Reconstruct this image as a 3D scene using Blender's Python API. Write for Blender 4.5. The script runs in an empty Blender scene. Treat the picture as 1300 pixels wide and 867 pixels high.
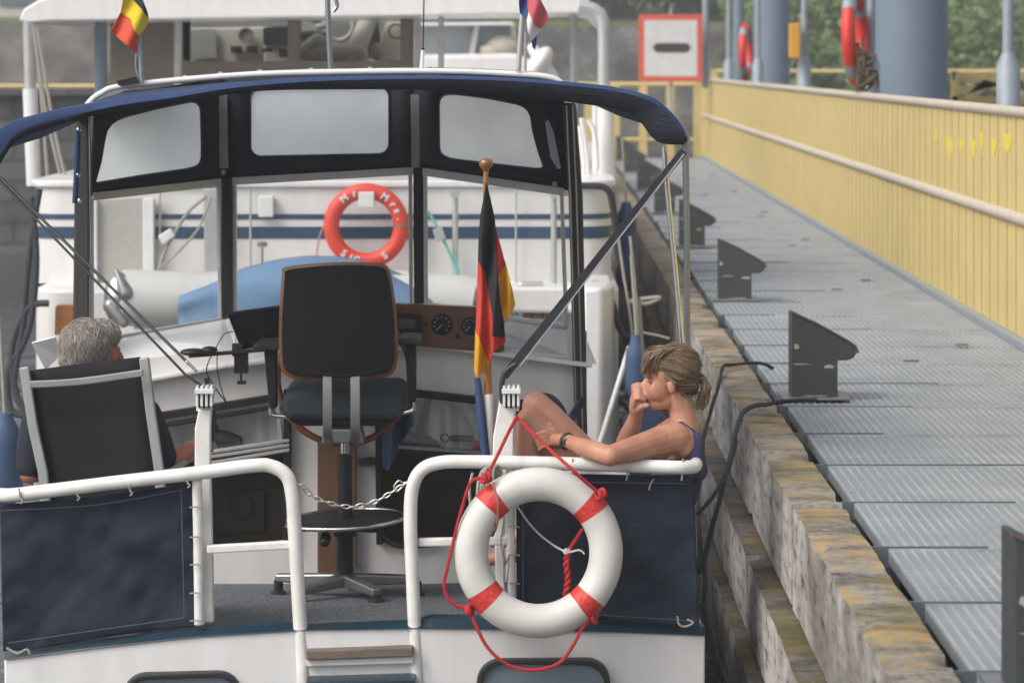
import bpy, bmesh, math, random
from mathutils import Vector, Matrix, noise
R = math.radians
random.seed(7)
SC = bpy.context.scene
COL = SC.collection
# ------------------------------------------------------------ camera, sky, sun, exposure
FPX, ZC, VX, VY = 3500.0, 1.58, 690.0, 80.0
cd = bpy.data.cameras.new('camera'); cam = bpy.data.objects.new('camera', cd); COL.objects.link(cam)
cam.location = (0, 0, ZC); cam.rotation_euler = (R(90), 0, 0)
cd.sensor_width = 36.0; cd.lens = FPX/1300*36
cd.shift_x = (650-VX)/1300; cd.shift_y = -(433.5-VY)/1300
cd.clip_start = 0.1; cd.clip_end = 2000
cd.dof.use_dof = True; cd.dof.focus_distance = 10.4; cd.dof.aperture_fstop = 4.0; cd.dof.aperture_blades = 7
SC.camera = cam
SUN_EL, SUN_AZ = 46, 234          # degrees; azimuth clockwise from +Y
w = bpy.data.worlds.new('World'); SC.world = w; w.use_nodes = True
nt = w.node_tree; bg = nt.nodes['Background']
sky = nt.nodes.new('ShaderNodeTexSky'); sky.sky_type = 'NISHITA'; sky.sun_disc = False
sky.sun_elevation = R(SUN_EL); sky.sun_rotation = R(SUN_AZ)
sky.air_density = 1.0; sky.dust_density = 6.0; sky.ozone_density = 1.0; sky.altitude = 0
hsv = nt.nodes.new('ShaderNodeHueSaturation'); hsv.inputs['Saturation'].default_value = 0.45
nt.links.new(sky.outputs[0], hsv.inputs['Color']); nt.links.new(hsv.outputs[0], bg.inputs[0])
bg.inputs[1].default_value = 0.15
ld = bpy.data.lights.new('sun', 'SUN'); sun = bpy.data.objects.new('sun', ld); COL.objects.link(sun)
ld.energy = 0.75; ld.angle = R(16); ld.color = (1, .96, .9)
_a, _e = R(SUN_AZ), R(SUN_EL)
sd = Vector((math.sin(_a)*math.cos(_e), math.cos(_a)*math.cos(_e), math.sin(_e)))
sun.rotation_euler = sd.to_track_quat('Z', 'Y').to_euler()
SC.view_settings.view_transform = 'Standard'; SC.view_settings.look = 'None'
SC.view_settings.exposure = 0.45; SC.view_settings.gamma = 1.0
SC.render.engine = 'CYCLES'
SC.cycles.max_bounces = 8; SC.cycles.transparent_max_bounces = 16; SC.cycles.use_denoising = True

# ------------------------------------------------------------ helpers
def P(x, y, D): return Vector(((x-VX)/FPX*D, D, ZC-(y-VY)/FPX*D))
def pts(l, D): return [P(q[0], q[1], q[2] if len(q) > 2 else D) for q in l]
def smooth(p, n=6, closed=False):
    p = [Vector(q) for q in p]; out = []; N = len(p)
    for i in range(N if closed else N-1):
        if closed: a, b, c, d = p[i-1], p[i], p[(i+1) % N], p[(i+2) % N]
        else: a, b, c, d = p[max(i-1, 0)], p[i], p[i+1], p[min(i+2, N-1)]
        for k in range(n):
            t = k/n
            out.append(0.5*((2*b)+(c-a)*t+(2*a-5*b+4*c-d)*t*t+(3*b-a-3*c+d)*t**3))
    if not closed: out.append(p[-1])
    return out
class MB:
    def __init__(s): s.v = []; s.f = []; s.m = []; s.cur = 0; s.b = []
    def add(s, vs, fs):
        s.b.append((len(s.v), len(s.f)))
        o = len(s.v); s.v += [Vector(q) for q in vs]
        for f in fs: s.f.append([i+o for i in f]); s.m.append(s.cur)
    def hexa(s, c):
        s.add(c, [(0,3,2,1),(4,5,6,7),(0,1,5,4),(1,2,6,5),(2,3,7,6),(3,0,4,7)])
    def box(s, x0, x1, y0, y1, z0, z1):
        s.hexa([(x0,y0,z0),(x1,y0,z0),(x1,y1,z0),(x0,y1,z0),(x0,y0,z1),(x1,y0,z1),(x1,y1,z1),(x0,y1,z1)])
    def prism(s, poly, off):
        off = Vector(off); n = len(poly); a = [Vector(q) for q in poly]
        s.add(a+[q+off for q in a], [tuple(range(n)), tuple(range(2*n-1, n-1, -1))]+[(i, n+i, n+(i+1) % n, (i+1) % n) for i in range(n)])
    def pp(s, poly, D, th): s.prism(pts(poly, D), (0, th, 0))
    def bar(s, a, b, wx, wy, up=(0, 1, 0)):
        a, b = Vector(a), Vector(b); d = (b-a).normalized(); u = Vector(up); sx = d.cross(u)
        if sx.length < 1e-4: sx = d.cross(Vector((1, 0, 0)))
        sx.normalize(); sy = sx.cross(d).normalized()
        q = [sx*wx/2*i+sy*wy/2*j for i, j in ((-1,-1),(1,-1),(1,1),(-1,1))]
        s.hexa([a+k for k in q]+[b+k for k in q])
    def ribbon(s, p, wx, wy, up=(0, 1, 0)):
        p = [Vector(q) for q in p]; n = len(p); vs = []
        for i in range(n):
            t = (p[min(i+1, n-1)]-p[max(i-1, 0)]).normalized(); sx = t.cross(Vector(up)).normalized(); sy = sx.cross(t).normalized()
            vs += [p[i]+sx*wx/2*a+sy*wy/2*b for a, b in ((-1,-1),(1,-1),(1,1),(-1,1))]
        s.add(vs, [(4*i+k, 4*i+(k+1) % 4, 4*i+4+(k+1) % 4, 4*i+4+k) for i in range(n-1) for k in range(4)]+[(3,2,1,0), (4*n-4,4*n-3,4*n-2,4*n-1)])
    def tube(s, p, r, seg=10, closed=False, cap=True):
        p = [Vector(q) for q in p]; n = len(p); rr = r if isinstance(r, (list, tuple)) else [r]*n
        vs = []; u = None
        for i in range(n):
            if closed: t = p[(i+1) % n]-p[i-1]
            else: t = p[min(i+1, n-1)]-p[max(i-1, 0)]
            if t.length < 1e-9: t = Vector((0, 0, 1))
            t.normalize()
            if u is None:
                u = t.cross(Vector((0, 0, 1)))
                if u.length < 1e-3: u = t.cross(Vector((1, 0, 0)))
            u = (u-t*u.dot(t))
            if u.length < 1e-6: u = t.orthogonal()
            u.normalize(); v2 = t.cross(u)
            for k in range(seg):
                a = 2*math.pi*k/seg; vs.append(p[i]+(u*math.cos(a)+v2*math.sin(a))*rr[i])
        fs = []
        for i in range(n if closed else n-1):
            j = (i+1) % n
            for k in range(seg):
                l = (k+1) % seg; fs.append((i*seg+k, i*seg+l, j*seg+l, j*seg+k))
        if not closed and cap: fs += [tuple(range(seg-1, -1, -1)), tuple(range((n-1)*seg, n*seg))]
        s.add(vs, fs)
    def lathe(s, c, ax, prof, seg=20):
        c = Vector(c); ax = Vector(ax).normalized(); u = ax.orthogonal().normalized(); v2 = ax.cross(u)
        vs = []; n = len(prof)
        for r, h in prof:
            for k in range(seg):
                a = 2*math.pi*k/seg; vs.append(c+ax*h+(u*math.cos(a)+v2*math.sin(a))*max(r, 1e-5))
        fs = [(i*seg+k, i*seg+(k+1) % seg, (i+1)*seg+(k+1) % seg, (i+1)*seg+k) for i in range(n-1) for k in range(seg)]
        fs += [tuple(range(seg-1, -1, -1)), tuple(range((n-1)*seg, n*seg))]
        s.add(vs, fs)
    def ell(s, c, rad, rot=None, seg=18, rings=12):
        c = Vector(c); M = rot or Matrix.Identity(3); vs = []; fs = []
        for i in range(rings+1):
            t = math.pi*i/rings
            for k in range(seg):
                a = 2*math.pi*k/seg
                q = Vector((max(math.sin(t), 1e-4)*math.cos(a)*rad[0], max(math.sin(t), 1e-4)*math.sin(a)*rad[1], math.cos(t)*rad[2]))
                vs.append(c+M @ q)
        for i in range(rings):
            for k in range(seg):
                l = (k+1) % seg; fs.append((i*seg+k, (i+1)*seg+k, (i+1)*seg+l, i*seg+l))
        s.add(vs, fs)
    def cap(s, a, b, ra, rb, seg=14):
        a, b = Vector(a), Vector(b); d = (b-a); L = d.length; d = d/L if L > 1e-6 else Vector((0, 0, 1))
        pr = [(ra*math.cos(t), -ra*math.sin(t)) for t in [math.pi/2*(1-i/5) for i in range(6)]]
        pr += [(rb*math.cos(t), L+rb*math.sin(t)) for t in [math.pi/2*i/5 for i in range(6)]]
        s.lathe(a, d, pr, seg)
    def chain(s, l):
        for (a, ra), (b, rb) in zip(l, l[1:]): s.cap(a, b, ra, rb)
    def torus(s, c, ax, R0, r, a0=0, a1=2*math.pi, n=48, seg=16, ref=None, flat=1.0):
        c = Vector(c); ax = Vector(ax).normalized(); u = Vector(ref) if ref else ax.orthogonal()
        u = (u-ax*u.dot(ax)).normalized(); v2 = ax.cross(u); full = abs(a1-a0-2*math.pi) < 1e-6
        m = n if full else n+1; vs = []
        for i in range(m):
            t = a0+(a1-a0)*i/n; d = u*math.cos(t)+v2*math.sin(t)
            for k in range(seg):
                q = 2*math.pi*k/seg; vs.append(c+d*(R0+r*math.cos(q))+ax*r*flat*math.sin(q))
        fs = []
        for i in range(n):
            j = (i+1) % m
            for k in range(seg):
                l = (k+1) % seg; fs.append((i*seg+k, i*seg+l, j*seg+l, j*seg+k))
        s.add(vs, fs)
    def split(s, name, mat, parent=None, sm=False, bevel=0):      # one object for each added piece
        e = s.b+[(len(s.v), len(s.f))]
        for (v0, f0), (v1, f1) in zip(e, e[1:]):
            q = MB(); q.v = s.v[v0:v1]; q.f = [[i-v0 for i in f] for f in s.f[f0:f1]]; q.m = [0]*len(q.f); q.build(name, mat, parent, sm, bevel)
    def build(s, name, mat, parent=None, sm=False, bevel=0, sub=0):
        me = bpy.data.meshes.new(name); me.from_pydata([tuple(q) for q in s.v], [], s.f)
        for q in (mat if isinstance(mat, (list, tuple)) else [mat]): me.materials.append(q)
        for p_, i in zip(me.polygons, s.m): p_.material_index = i
        bm = bmesh.new(); bm.from_mesh(me); bmesh.ops.recalc_face_normals(bm, faces=bm.faces); bm.to_mesh(me); bm.free()
        return link(name, me, parent, sm, bevel, sub)
def link(name, me, parent=None, sm=False, bevel=0, sub=0):
    if sm:
        for p_ in me.polygons: p_.use_smooth = True
        me.set_sharp_from_angle(angle=R(52))
    o = bpy.data.objects.new(name, me); COL.objects.link(o)
    if bevel:
        b = o.modifiers.new('bevel', 'BEVEL'); b.width = bevel; b.segments = 2; b.limit_method = 'ANGLE'; b.angle_limit = R(35)
    if sub:
        b = o.modifiers.new('sub', 'SUBSURF'); b.levels = sub; b.render_levels = sub
    if parent: attach(o, parent)
    return o
def attach(o, parent):
    o.parent = parent
    t = Vector(parent.location) if parent.parent is None else Vector((0, 0, 0))   # parts carry world coordinates
    o.matrix_parent_inverse = Matrix.Translation(-t)
def tag(o, label=None, cat=None, group=None, kind=None):
    if label: o['label'] = label
    if cat: o['category'] = cat
    if group: o['group'] = group
    if kind: o['kind'] = kind
    return o
def thing(name, loc, label, cat, group=None):
    o = bpy.data.objects.new(name, None); COL.objects.link(o); o.location = loc; o.empty_display_size = .1
    return tag(o, label, cat, group)
def copy_tree(o, loc):
    r = o.copy(); COL.objects.link(r); r.location = loc
    for ch in list(o.children):
        c = ch.copy(); COL.objects.link(c); c.parent = r
        for g in list(ch.children):
            d = g.copy(); COL.objects.link(d); d.parent = c
    return r
def sheet(name, poly, Df, mat, parent=None, cuts=3, rounds=1, sm=True, thick=0.003):
    me = bpy.data.meshes.new(name); bm = bmesh.new()
    vs = [bm.verts.new((q[0], q[1], 0)) for q in poly]; bm.faces.new(vs)
    bmesh.ops.triangulate(bm, faces=bm.faces[:])
    for _ in range(rounds): bmesh.ops.subdivide_edges(bm, edges=bm.edges[:], cuts=cuts, use_grid_fill=True)
    for q in bm.verts:
        D = Df(q.co.x, q.co.y) if callable(Df) else Df
        q.co = P(q.co.x, q.co.y, D)
    bmesh.ops.recalc_face_normals(bm, faces=bm.faces[:])
    bm.to_mesh(me); bm.free(); me.materials.append(mat)
    o = link(name, me, parent, sm)
    if thick:
        m = o.modifiers.new('thick', 'SOLIDIFY'); m.thickness = thick; m.offset = 0
    return o
def remesh(name, mb, voxel, mat, parent=None, it=4):
    o = mb.build(name, mat, None, True)
    m = o.modifiers.new('r', 'REMESH'); m.mode = 'VOXEL'; m.voxel_size = voxel; m.use_smooth_shade = True
    m = o.modifiers.new('s', 'SMOOTH'); m.iterations = it; m.factor = .5
    dg = bpy.context.evaluated_depsgraph_get()
    me = bpy.data.meshes.new_from_object(o.evaluated_get(dg)); me.name = name
    if not me.materials: me.materials.append(mat)
    old = o.data; o.modifiers.clear(); o.data = me; bpy.data.meshes.remove(old)
    for p_ in me.polygons: p_.use_smooth = True
    if parent: attach(o, parent)
    return o
def text_mesh(name, body, size, depth, M, mat, parent):
    cu = bpy.data.curves.new(name, 'FONT'); cu.body = body; cu.size = size; cu.extrude = depth; cu.align_x = 'CENTER'; cu.align_y = 'CENTER'; cu.offset = size*.03
    o = bpy.data.objects.new(name, cu); COL.objects.link(o)
    dg = bpy.context.evaluated_depsgraph_get(); dg.update()
    me = bpy.data.meshes.new_from_object(o.evaluated_get(dg)); bpy.data.objects.remove(o)
    me.transform(M); me.materials.clear(); me.materials.append(mat)
    return link(name, me, parent)
# ------------------------------------------------------------ materials
def mat(name, c, rough=.5, metal=0, c2=None, ns=8, amt=.5, bump=0, bs=60, stretch=(1,1,1), coat=0, spec=.5, trans=0, detail=6, mid=.5):
    m = bpy.data.materials.new(name); m.use_nodes = True; t = m.node_tree; b = t.nodes['Principled BSDF']
    b.inputs['Base Color'].default_value = (*c, 1); b.inputs['Roughness'].default_value = rough
    b.inputs['Metallic'].default_value = metal; b.inputs['Specular IOR Level'].default_value = spec
    b.inputs['Coat Weight'].default_value = coat
    if trans: b.inputs['Transmission Weight'].default_value = trans
    tc = t.nodes.new('ShaderNodeTexCoord'); mp = t.nodes.new('ShaderNodeMapping'); mp.inputs['Scale'].default_value = stretch
    t.links.new(tc.outputs['Object'], mp.inputs[0])
    if c2 is None: c2 = tuple(min(1, q*.86) for q in c); 
    n = t.nodes.new('ShaderNodeTexNoise'); n.inputs['Scale'].default_value = ns; n.inputs['Detail'].default_value = detail
    t.links.new(mp.outputs[0], n.inputs['Vector'])
    r = t.nodes.new('ShaderNodeValToRGB'); r.color_ramp.elements[0].position = mid-.35*(1-amt)-.05; r.color_ramp.elements[1].position = mid+.35*(1-amt)+.05
    r.color_ramp.elements[0].color = (*c, 1); r.color_ramp.elements[1].color = (*c2, 1)
    t.links.new(n.outputs['Fac'], r.inputs[0]); t.links.new(r.outputs[0], b.inputs['Base Color'])
    if bump:
        n2 = t.nodes.new('ShaderNodeTexNoise'); n2.inputs['Scale'].default_value = bs; n2.inputs['Detail'].default_value = 4
        t.links.new(mp.outputs[0], n2.inputs['Vector'])
        bp = t.nodes.new('ShaderNodeBump'); bp.inputs['Strength'].default_value = bump; bp.inputs['Distance'].default_value = .02
        t.links.new(n2.outputs['Fac'], bp.inputs['Height']); t.links.new(bp.outputs[0], b.inputs['Normal'])
    return m
def glass(name, tint, refl=.08, haze=0, hazec=(.6,.63,.66)):
    m = bpy.data.materials.new(name); m.use_nodes = True; t = m.node_tree; t.nodes.clear()
    out = t.nodes.new('ShaderNodeOutputMaterial'); tr = t.nodes.new('ShaderNodeBsdfTransparent'); tr.inputs[0].default_value = (*tint, 1)
    gl = t.nodes.new('ShaderNodeBsdfGlossy'); gl.inputs['Roughness'].default_value = .03 if not haze else .15
    mx = t.nodes.new('ShaderNodeMixShader'); mx.inputs[0].default_value = refl
    last = tr
    if haze:
        d1 = t.nodes.new('ShaderNodeBsdfDiffuse'); d1.inputs[0].default_value = (*hazec, 1); d2 = t.nodes.new('ShaderNodeBsdfTranslucent'); d2.inputs[0].default_value = (*hazec, 1)
        df = t.nodes.new('ShaderNodeMixShader'); df.inputs[0].default_value = .72; t.links.new(d1.outputs[0], df.inputs[1]); t.links.new(d2.outputs[0], df.inputs[2])
        m2 = t.nodes.new('ShaderNodeMixShader')
        tc = t.nodes.new('ShaderNodeTexCoord'); n = t.nodes.new('ShaderNodeTexNoise'); n.inputs['Scale'].default_value = 2.5; n.inputs['Detail'].default_value = 2
        mr = t.nodes.new('ShaderNodeMapRange'); mr.inputs[1].default_value = .3; mr.inputs[2].default_value = .7; mr.inputs[3].default_value = haze-.12; mr.inputs[4].default_value = haze+.12
        t.links.new(tc.outputs['Object'], n.inputs['Vector']); t.links.new(n.outputs['Fac'], mr.inputs[0]); t.links.new(mr.outputs[0], m2.inputs[0])
        t.links.new(tr.outputs[0], m2.inputs[1]); t.links.new(df.outputs[0], m2.inputs[2]); last = m2
    t.links.new(last.outputs[0], mx.inputs[1]); t.links.new(gl.outputs[0], mx.inputs[2]); t.links.new(mx.outputs[0], out.inputs[0])
    return m
WHITE = mat('white_gelcoat', (.71,.71,.72), .28, c2=(.60,.595,.58), ns=7, amt=.3, mid=.62, coat=.2, stretch=(1.6,1.6,.22), detail=8)
WHITE2 = mat('old_white_gelcoat', (.70,.69,.685), .4, c2=(.56,.55,.53), ns=6, amt=.2, mid=.62, stretch=(1.5,1.5,.25), detail=8)
WPAINT = mat('white_paint_tube', (.74,.74,.72), .3, c2=(.58,.56,.52), ns=14, amt=.5, mid=.62, detail=8)
NAVY = mat('navy_canvas', (.0055,.0115,.025), .85, c2=(.0075,.015,.031), ns=9, bump=.25, bs=25)
BIMINI = mat('blue_awning_canvas', (.012,.033,.105), .8, c2=(.016,.043,.13), ns=5, bump=.2, bs=40)
BIMIN2 = mat('black_navy_canvas', (.010,.012,.024), .8, c2=(.014,.018,.034), ns=12, bump=.4, bs=30, stretch=(1,1,4))
TEAL = mat('dark_teal_paint', (.006,.025,.042), .35, c2=(.009,.033,.054), ns=4)
BLACK = mat('black_plastic', (.009,.010,.012), .5, spec=.3, c2=(.018,.019,.022), ns=10)
BLACKF = mat('black_chair_fabric', (.013,.015,.018), .8, c2=(.018,.020,.024), ns=7, bump=.1, bs=500, spec=.2)
FRAMEG = mat('grey_chair_frame', (.30,.31,.31), .45, .3, c2=(.26,.27,.27), ns=9)
GREYF = mat('dark_grey_seat_fabric', (.035,.047,.056), .9, c2=(.045,.058,.068), ns=200, bump=.2, bs=400)
SLING = mat('black_mesh_sling', (.011,.012,.014), .8, c2=(.015,.016,.019), ns=5, bump=.2, bs=500, spec=.2)
RUBBER = mat('black_rubber', (.012,.012,.014), .5, c2=(.02,.02,.022))
ALU = mat('brushed_aluminium', (.50,.51,.51), .42, .45, c2=(.43,.44,.44), ns=12)
CHROME = mat('chrome', (.75,.75,.76), .1, 1.0, c2=(.7,.7,.71))
STEELD = mat('dull_steel', (.30,.31,.32), .4, .8)
WOOD = mat('varnished_wood', (.28,.115,.035), .3, c2=(.20,.075,.022), ns=6, stretch=(6,6,1), coat=.3)
WOODO = mat('orange_wood', (.36,.15,.045), .4, c2=(.29,.115,.03), ns=8, stretch=(1,1,6))
MAHOG = mat('mahogany_panel', (.15,.052,.018), .3, c2=(.10,.034,.012), ns=5, stretch=(1,1,8), coat=.3)
DARKW = mat('dark_interior_wood', (.028,.016,.012), .5, c2=(.016,.010,.008), ns=4, stretch=(1,1,4))
RED = mat('red_tape', (.62,.04,.03), .5, c2=(.48,.035,.025), ns=30, bump=.35, bs=60)
ROPER = mat('red_rope', (.52,.022,.028), .7, c2=(.40,.016,.02), ns=150, bump=.5, bs=300)
ROPEG = mat('grey_rope', (.42,.40,.35), .85, c2=(.3,.28,.24), ns=120, bump=.5, bs=300)
ROPEB = mat('black_rope', (.012,.016,.020), .8, c2=(.025,.030,.036), ns=90, bump=.6, bs=220)
BUOYW = mat('white_buoy_vinyl', (.60,.595,.575), .45, c2=(.47,.45,.41), ns=9, amt=.3, mid=.63, detail=9, bump=.05, bs=8)
BUOYR = mat('faded_red_buoy', (.66,.060,.035), .5, c2=(.58,.05,.03), ns=4)
ORBUOY = mat('orange_red_buoy', (.66,.035,.018), .5, c2=(.5,.026,.014), ns=6)
CARPET = mat('grey_deck_carpet', (.055,.062,.072), .95, c2=(.19,.205,.225), ns=75, amt=.8, bump=.6, bs=180, detail=4)
WEDGE = mat('worn_grey_paint', (.036,.042,.044), .6, c2=(.20,.20,.18), ns=6, amt=.97, mid=.70, bump=.1, stretch=(1,1,2.2))
COVERB = mat('light_blue_tarp', (.095,.18,.30), .75, c2=(.125,.22,.35), ns=4, bump=.25, bs=9)
STRIPE = mat('navy_hull_stripe', (.028,.065,.13), .4)
TUBEW = mat('inflatable_tube_fabric', (.52,.52,.51), .55, c2=(.43,.43,.42), ns=3)
FENDER = mat('navy_fender', (.02,.045,.12), .5, c2=(.03,.06,.15))
FENDERB = mat('blue_fender_cover', (.030,.062,.125), .7, c2=(.045,.085,.16))
BEIGE = mat('beige_trim', (.20,.175,.145), .6, c2=(.17,.15,.125))
CREAM = mat('cream_upholstery', (.46,.42,.36), .6, c2=(.38,.35,.30), ns=12)
SKIN = mat('tanned_skin', (.46,.235,.155), .5, c2=(.37,.165,.108), ns=13, detail=8, bump=.05, bs=120)
SKINM = mat('reddish_skin', (.42,.175,.115), .5, c2=(.34,.13,.085), ns=9, bump=.05, bs=120)
HAIRW = mat('dark_blonde_hair', (.17,.112,.066), .5, c2=(.07,.045,.027), ns=16, amt=.55, stretch=(1,1,1))
HAIRM = mat('grey_hair', (.31,.275,.245), .55, c2=(.15,.125,.105), ns=45, amt=.4)
TOPN = mat('navy_cotton_top', (.030,.028,.085), .9, c2=(.038,.036,.10), ns=10, bump=.15, bs=60)
SHIRT = mat('dark_navy_shirt', (.012,.014,.026), .9, c2=(.017,.019,.033), ns=10, bump=.2, bs=40)
PAPER = mat('white_paper', (.75,.75,.74), .8)
YEL = mat('pale_yellow_paint', (.60,.475,.195), .55, c2=(.52,.40,.16), ns=2.2, bump=.05, bs=30)
YELG = mat('bright_yellow_paint', (.72,.57,.06), .5)
RAILC = mat('weathered_pale_rail', (.52,.47,.39), .6, c2=(.42,.37,.30), ns=14)
BLUEP = mat('grey_blue_steel_paint', (.155,.205,.26), .5, c2=(.135,.18,.235), ns=3)
GALV = mat('galvanised_grey', (.30,.34,.38), .45, .2, c2=(.25,.29,.33), ns=10)
GALVT = mat('galvanised_bracket', (.13,.165,.18), .5, .3, c2=(.09,.115,.125), ns=8)
SIGNW = mat('sign_white', (.62,.61,.60), .5); SIGNR = mat('sign_red', (.62,.09,.05), .5); SIGNK = mat('sign_black', (.03,.03,.035), .5)
GLASS = glass('windshield_glass', (.93,.95,.95), .05)
VINYL = glass('clear_vinyl', (.85,.9,.94), .06, .90, (.90,.95,.98))
PANE = glass('window_pane', (.93,.95,.95), .06)
TGLASS = mat('grey_porthole_glass', (.10,.13,.17), .06, c2=(.13,.16,.2), ns=3, spec=.8)
# ------------------------------------------------------------ special materials
def lichen_wood(nm, damp):
    m = bpy.data.materials.new(nm); m.use_nodes = True; t = m.node_tree; b = t.nodes['Principled BSDF']; L = t.links.new
    tc = t.nodes.new('ShaderNodeTexCoord'); ge = t.nodes.new('ShaderNodeNewGeometry')
    mp = t.nodes.new('ShaderNodeMapping'); mp.inputs['Scale'].default_value = (9, 1.6, 6); L(tc.outputs['Object'], mp.inputs[0])
    def nz(sc, de, src): 
        n = t.nodes.new('ShaderNodeTexNoise'); n.inputs['Scale'].default_value = sc; n.inputs['Detail'].default_value = de; n.inputs['Roughness'].default_value = .65; L(src, n.inputs['Vector']); return n
    def ramp(src, stops):
        r = t.nodes.new('ShaderNodeValToRGB')
        while len(r.color_ramp.elements) < len(stops): r.color_ramp.elements.new(.5)
        for e, (p, c) in zip(r.color_ramp.elements, stops): e.position = p; e.color = (*c, 1)
        L(src, r.inputs[0]); return r
    gr = nz(3.2, 8, mp.outputs[0])
    side = ramp(gr.outputs['Fac'], [(.34, (.07,.064,.058)), (.42, (.29,.275,.26)), (.58, (.44,.42,.40)), (.75, (.27,.25,.24))])
    st = nz(1.3, 5, tc.outputs['Object']); stain = ramp(st.outputs['Fac'], [(.40, (1,1,1)), (.60, (.42,.40,.37))])
    mul = t.nodes.new('ShaderNodeMix'); mul.data_type = 'RGBA'; mul.blend_type = 'MULTIPLY'; mul.inputs[0].default_value = 1; L(side.outputs[0], mul.inputs[6]); L(stain.outputs[0], mul.inputs[7])
    mp2 = t.nodes.new('ShaderNodeMapping'); mp2.inputs['Scale'].default_value = (1, 1.6, 1); L(tc.outputs['Object'], mp2.inputs[0])
    l0 = nz(34, 7, tc.outputs['Object']); lc_ = nz(2.2, 5, mp2.outputs[0]); l1 = t.nodes.new('ShaderNodeMix'); l1.data_type = 'FLOAT'; l1.inputs[0].default_value = .5; L(l0.outputs['Fac'], l1.inputs[2]); L(lc_.outputs['Fac'], l1.inputs[3]); lich = ramp(l1.outputs[0], [(.38, (.11,.095,.085)), (.46, (.25,.23,.205)), (.525, (.34,.31,.26)), (.57, (.46,.26,.035)), (.62, (.40,.30,.13))])
    l2 = nz(1.1, 4, tc.outputs['Object']); ms = ramp(l2.outputs['Fac'], [(.50, (0,0,0)), (.63, (1,1,1))])
    moss = t.nodes.new('ShaderNodeMix'); moss.data_type = 'RGBA'; L(ms.outputs[0], moss.inputs[0]); L(lich.outputs[0], moss.inputs[6])
    mo = ramp(l1.outputs[0], [(.4, (.15,.135,.05)), (.62, (.27,.23,.08))]); L(mo.outputs[0], moss.inputs[7])
    sp = t.nodes.new('ShaderNodeSeparateXYZ'); L(ge.outputs['Normal'], sp.inputs[0])
    ad = t.nodes.new('ShaderNodeMath'); ad.operation = 'MULTIPLY_ADD'; L(l1.outputs[0], ad.inputs[0]); ad.inputs[1].default_value = .9; L(sp.outputs['Z'], ad.inputs[2])
    mk = t.nodes.new('ShaderNodeMapRange'); mk.inputs[1].default_value = .86; mk.inputs[2].default_value = 1.18; L(ad.outputs[0], mk.inputs[0])
    fin = t.nodes.new('ShaderNodeMix'); fin.data_type = 'RGBA'; L(mk.outputs[0], fin.inputs[0]); L(mul.outputs[2], fin.inputs[6]); tmx = t.nodes.new('ShaderNodeMix'); tmx.data_type = 'RGBA'; tmx.blend_type = 'MULTIPLY'; tmx.inputs[0].default_value = 1; tn = nz(3.5, 6, mp2.outputs[0]); tr_ = ramp(tn.outputs['Fac'], [(.36, (.42*damp,.40*damp,.38*damp)), (.50, (.85*damp,.84*damp,.82*damp)), (.62, (1.1*damp,1.1*damp,1.05*damp))]); L(moss.outputs[2], tmx.inputs[6]); L(tr_.outputs[0], tmx.inputs[7]); L(tmx.outputs[2], fin.inputs[7])
    L(fin.outputs[2], b.inputs['Base Color']); b.inputs['Roughness'].default_value = .9
    bp = t.nodes.new('ShaderNodeBump'); bp.inputs['Strength'].default_value = .5; bp.inputs['Distance'].default_value = .015
    mm = t.nodes.new('ShaderNodeMath'); mm.operation = 'ADD'; L(gr.outputs['Fac'], mm.inputs[0]); L(l1.outputs[0], mm.inputs[1]); L(mm.outputs[0], bp.inputs['Height']); L(bp.outputs[0], b.inputs['Normal'])
    return m
LICHEN = lichen_wood('weathered_lichen_timber', .84); LICHEN2 = lichen_wood('damp_mossy_timber', .45)
def masonry(name, c1, c2, mortar, sc):
    m = bpy.data.materials.new(name); m.use_nodes = True; t = m.node_tree; b = t.nodes['Principled BSDF']; L = t.links.new
    tc = t.nodes.new('ShaderNodeTexCoord'); mp = t.nodes.new('ShaderNodeMapping'); mp.inputs['Rotation'].default_value = (R(90), 0, 0); L(tc.outputs['Object'], mp.inputs[0])
    br = t.nodes.new('ShaderNodeTexBrick'); br.inputs['Scale'].default_value = sc; br.inputs['Color1'].default_value = (*c1, 1); br.inputs['Color2'].default_value = (*c2, 1); br.inputs['Mortar'].default_value = (*mortar, 1)
    br.inputs['Mortar Size'].default_value = .03; br.inputs['Brick Width'].default_value = .55; br.inputs['Row Height'].default_value = .3; L(mp.outputs[0], br.inputs[0])
    n = t.nodes.new('ShaderNodeTexNoise'); n.inputs['Scale'].default_value = 1.2; n.inputs['Detail'].default_value = 8; L(tc.outputs['Object'], n.inputs['Vector'])
    r = t.nodes.new('ShaderNodeValToRGB'); r.color_ramp.elements[0].position = .35; r.color_ramp.elements[0].color = (.45,.45,.42,1); r.color_ramp.elements[1].position = .65; r.color_ramp.elements[1].color = (1,1,1,1); L(n.outputs['Fac'], r.inputs[0])
    mx = t.nodes.new('ShaderNodeMix'); mx.data_type = 'RGBA'; mx.blend_type = 'MULTIPLY'; mx.inputs[0].default_value = 1; L(br.outputs[0], mx.inputs[6]); L(r.outputs[0], mx.inputs[7]); L(mx.outputs[2], b.inputs['Base Color']); b.inputs['Roughness'].default_value = .9
    return m
STONE = masonry('grey_masonry', (.25,.24,.225), (.15,.145,.14), (.11,.11,.105), 2.3)
BRICK = masonry('old_brick', (.24,.21,.19), (.18,.165,.155), (.20,.19,.185), 2.6)
DSTONE = masonry('dark_quay_stone', (.12,.125,.125), (.075,.078,.08), (.05,.05,.05), .9)
GRASS = mat('grass_slope', (.06,.085,.028), .95, c2=(.12,.14,.05), ns=1.4)
LEAF = mat('bush_leaves', (.095,.16,.045), .7, c2=(.17,.225,.075), ns=1.6)
LEAF2 = mat('dark_hedge_leaves', (.035,.062,.027), .7, c2=(.06,.09,.037), ns=1.6)
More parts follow.
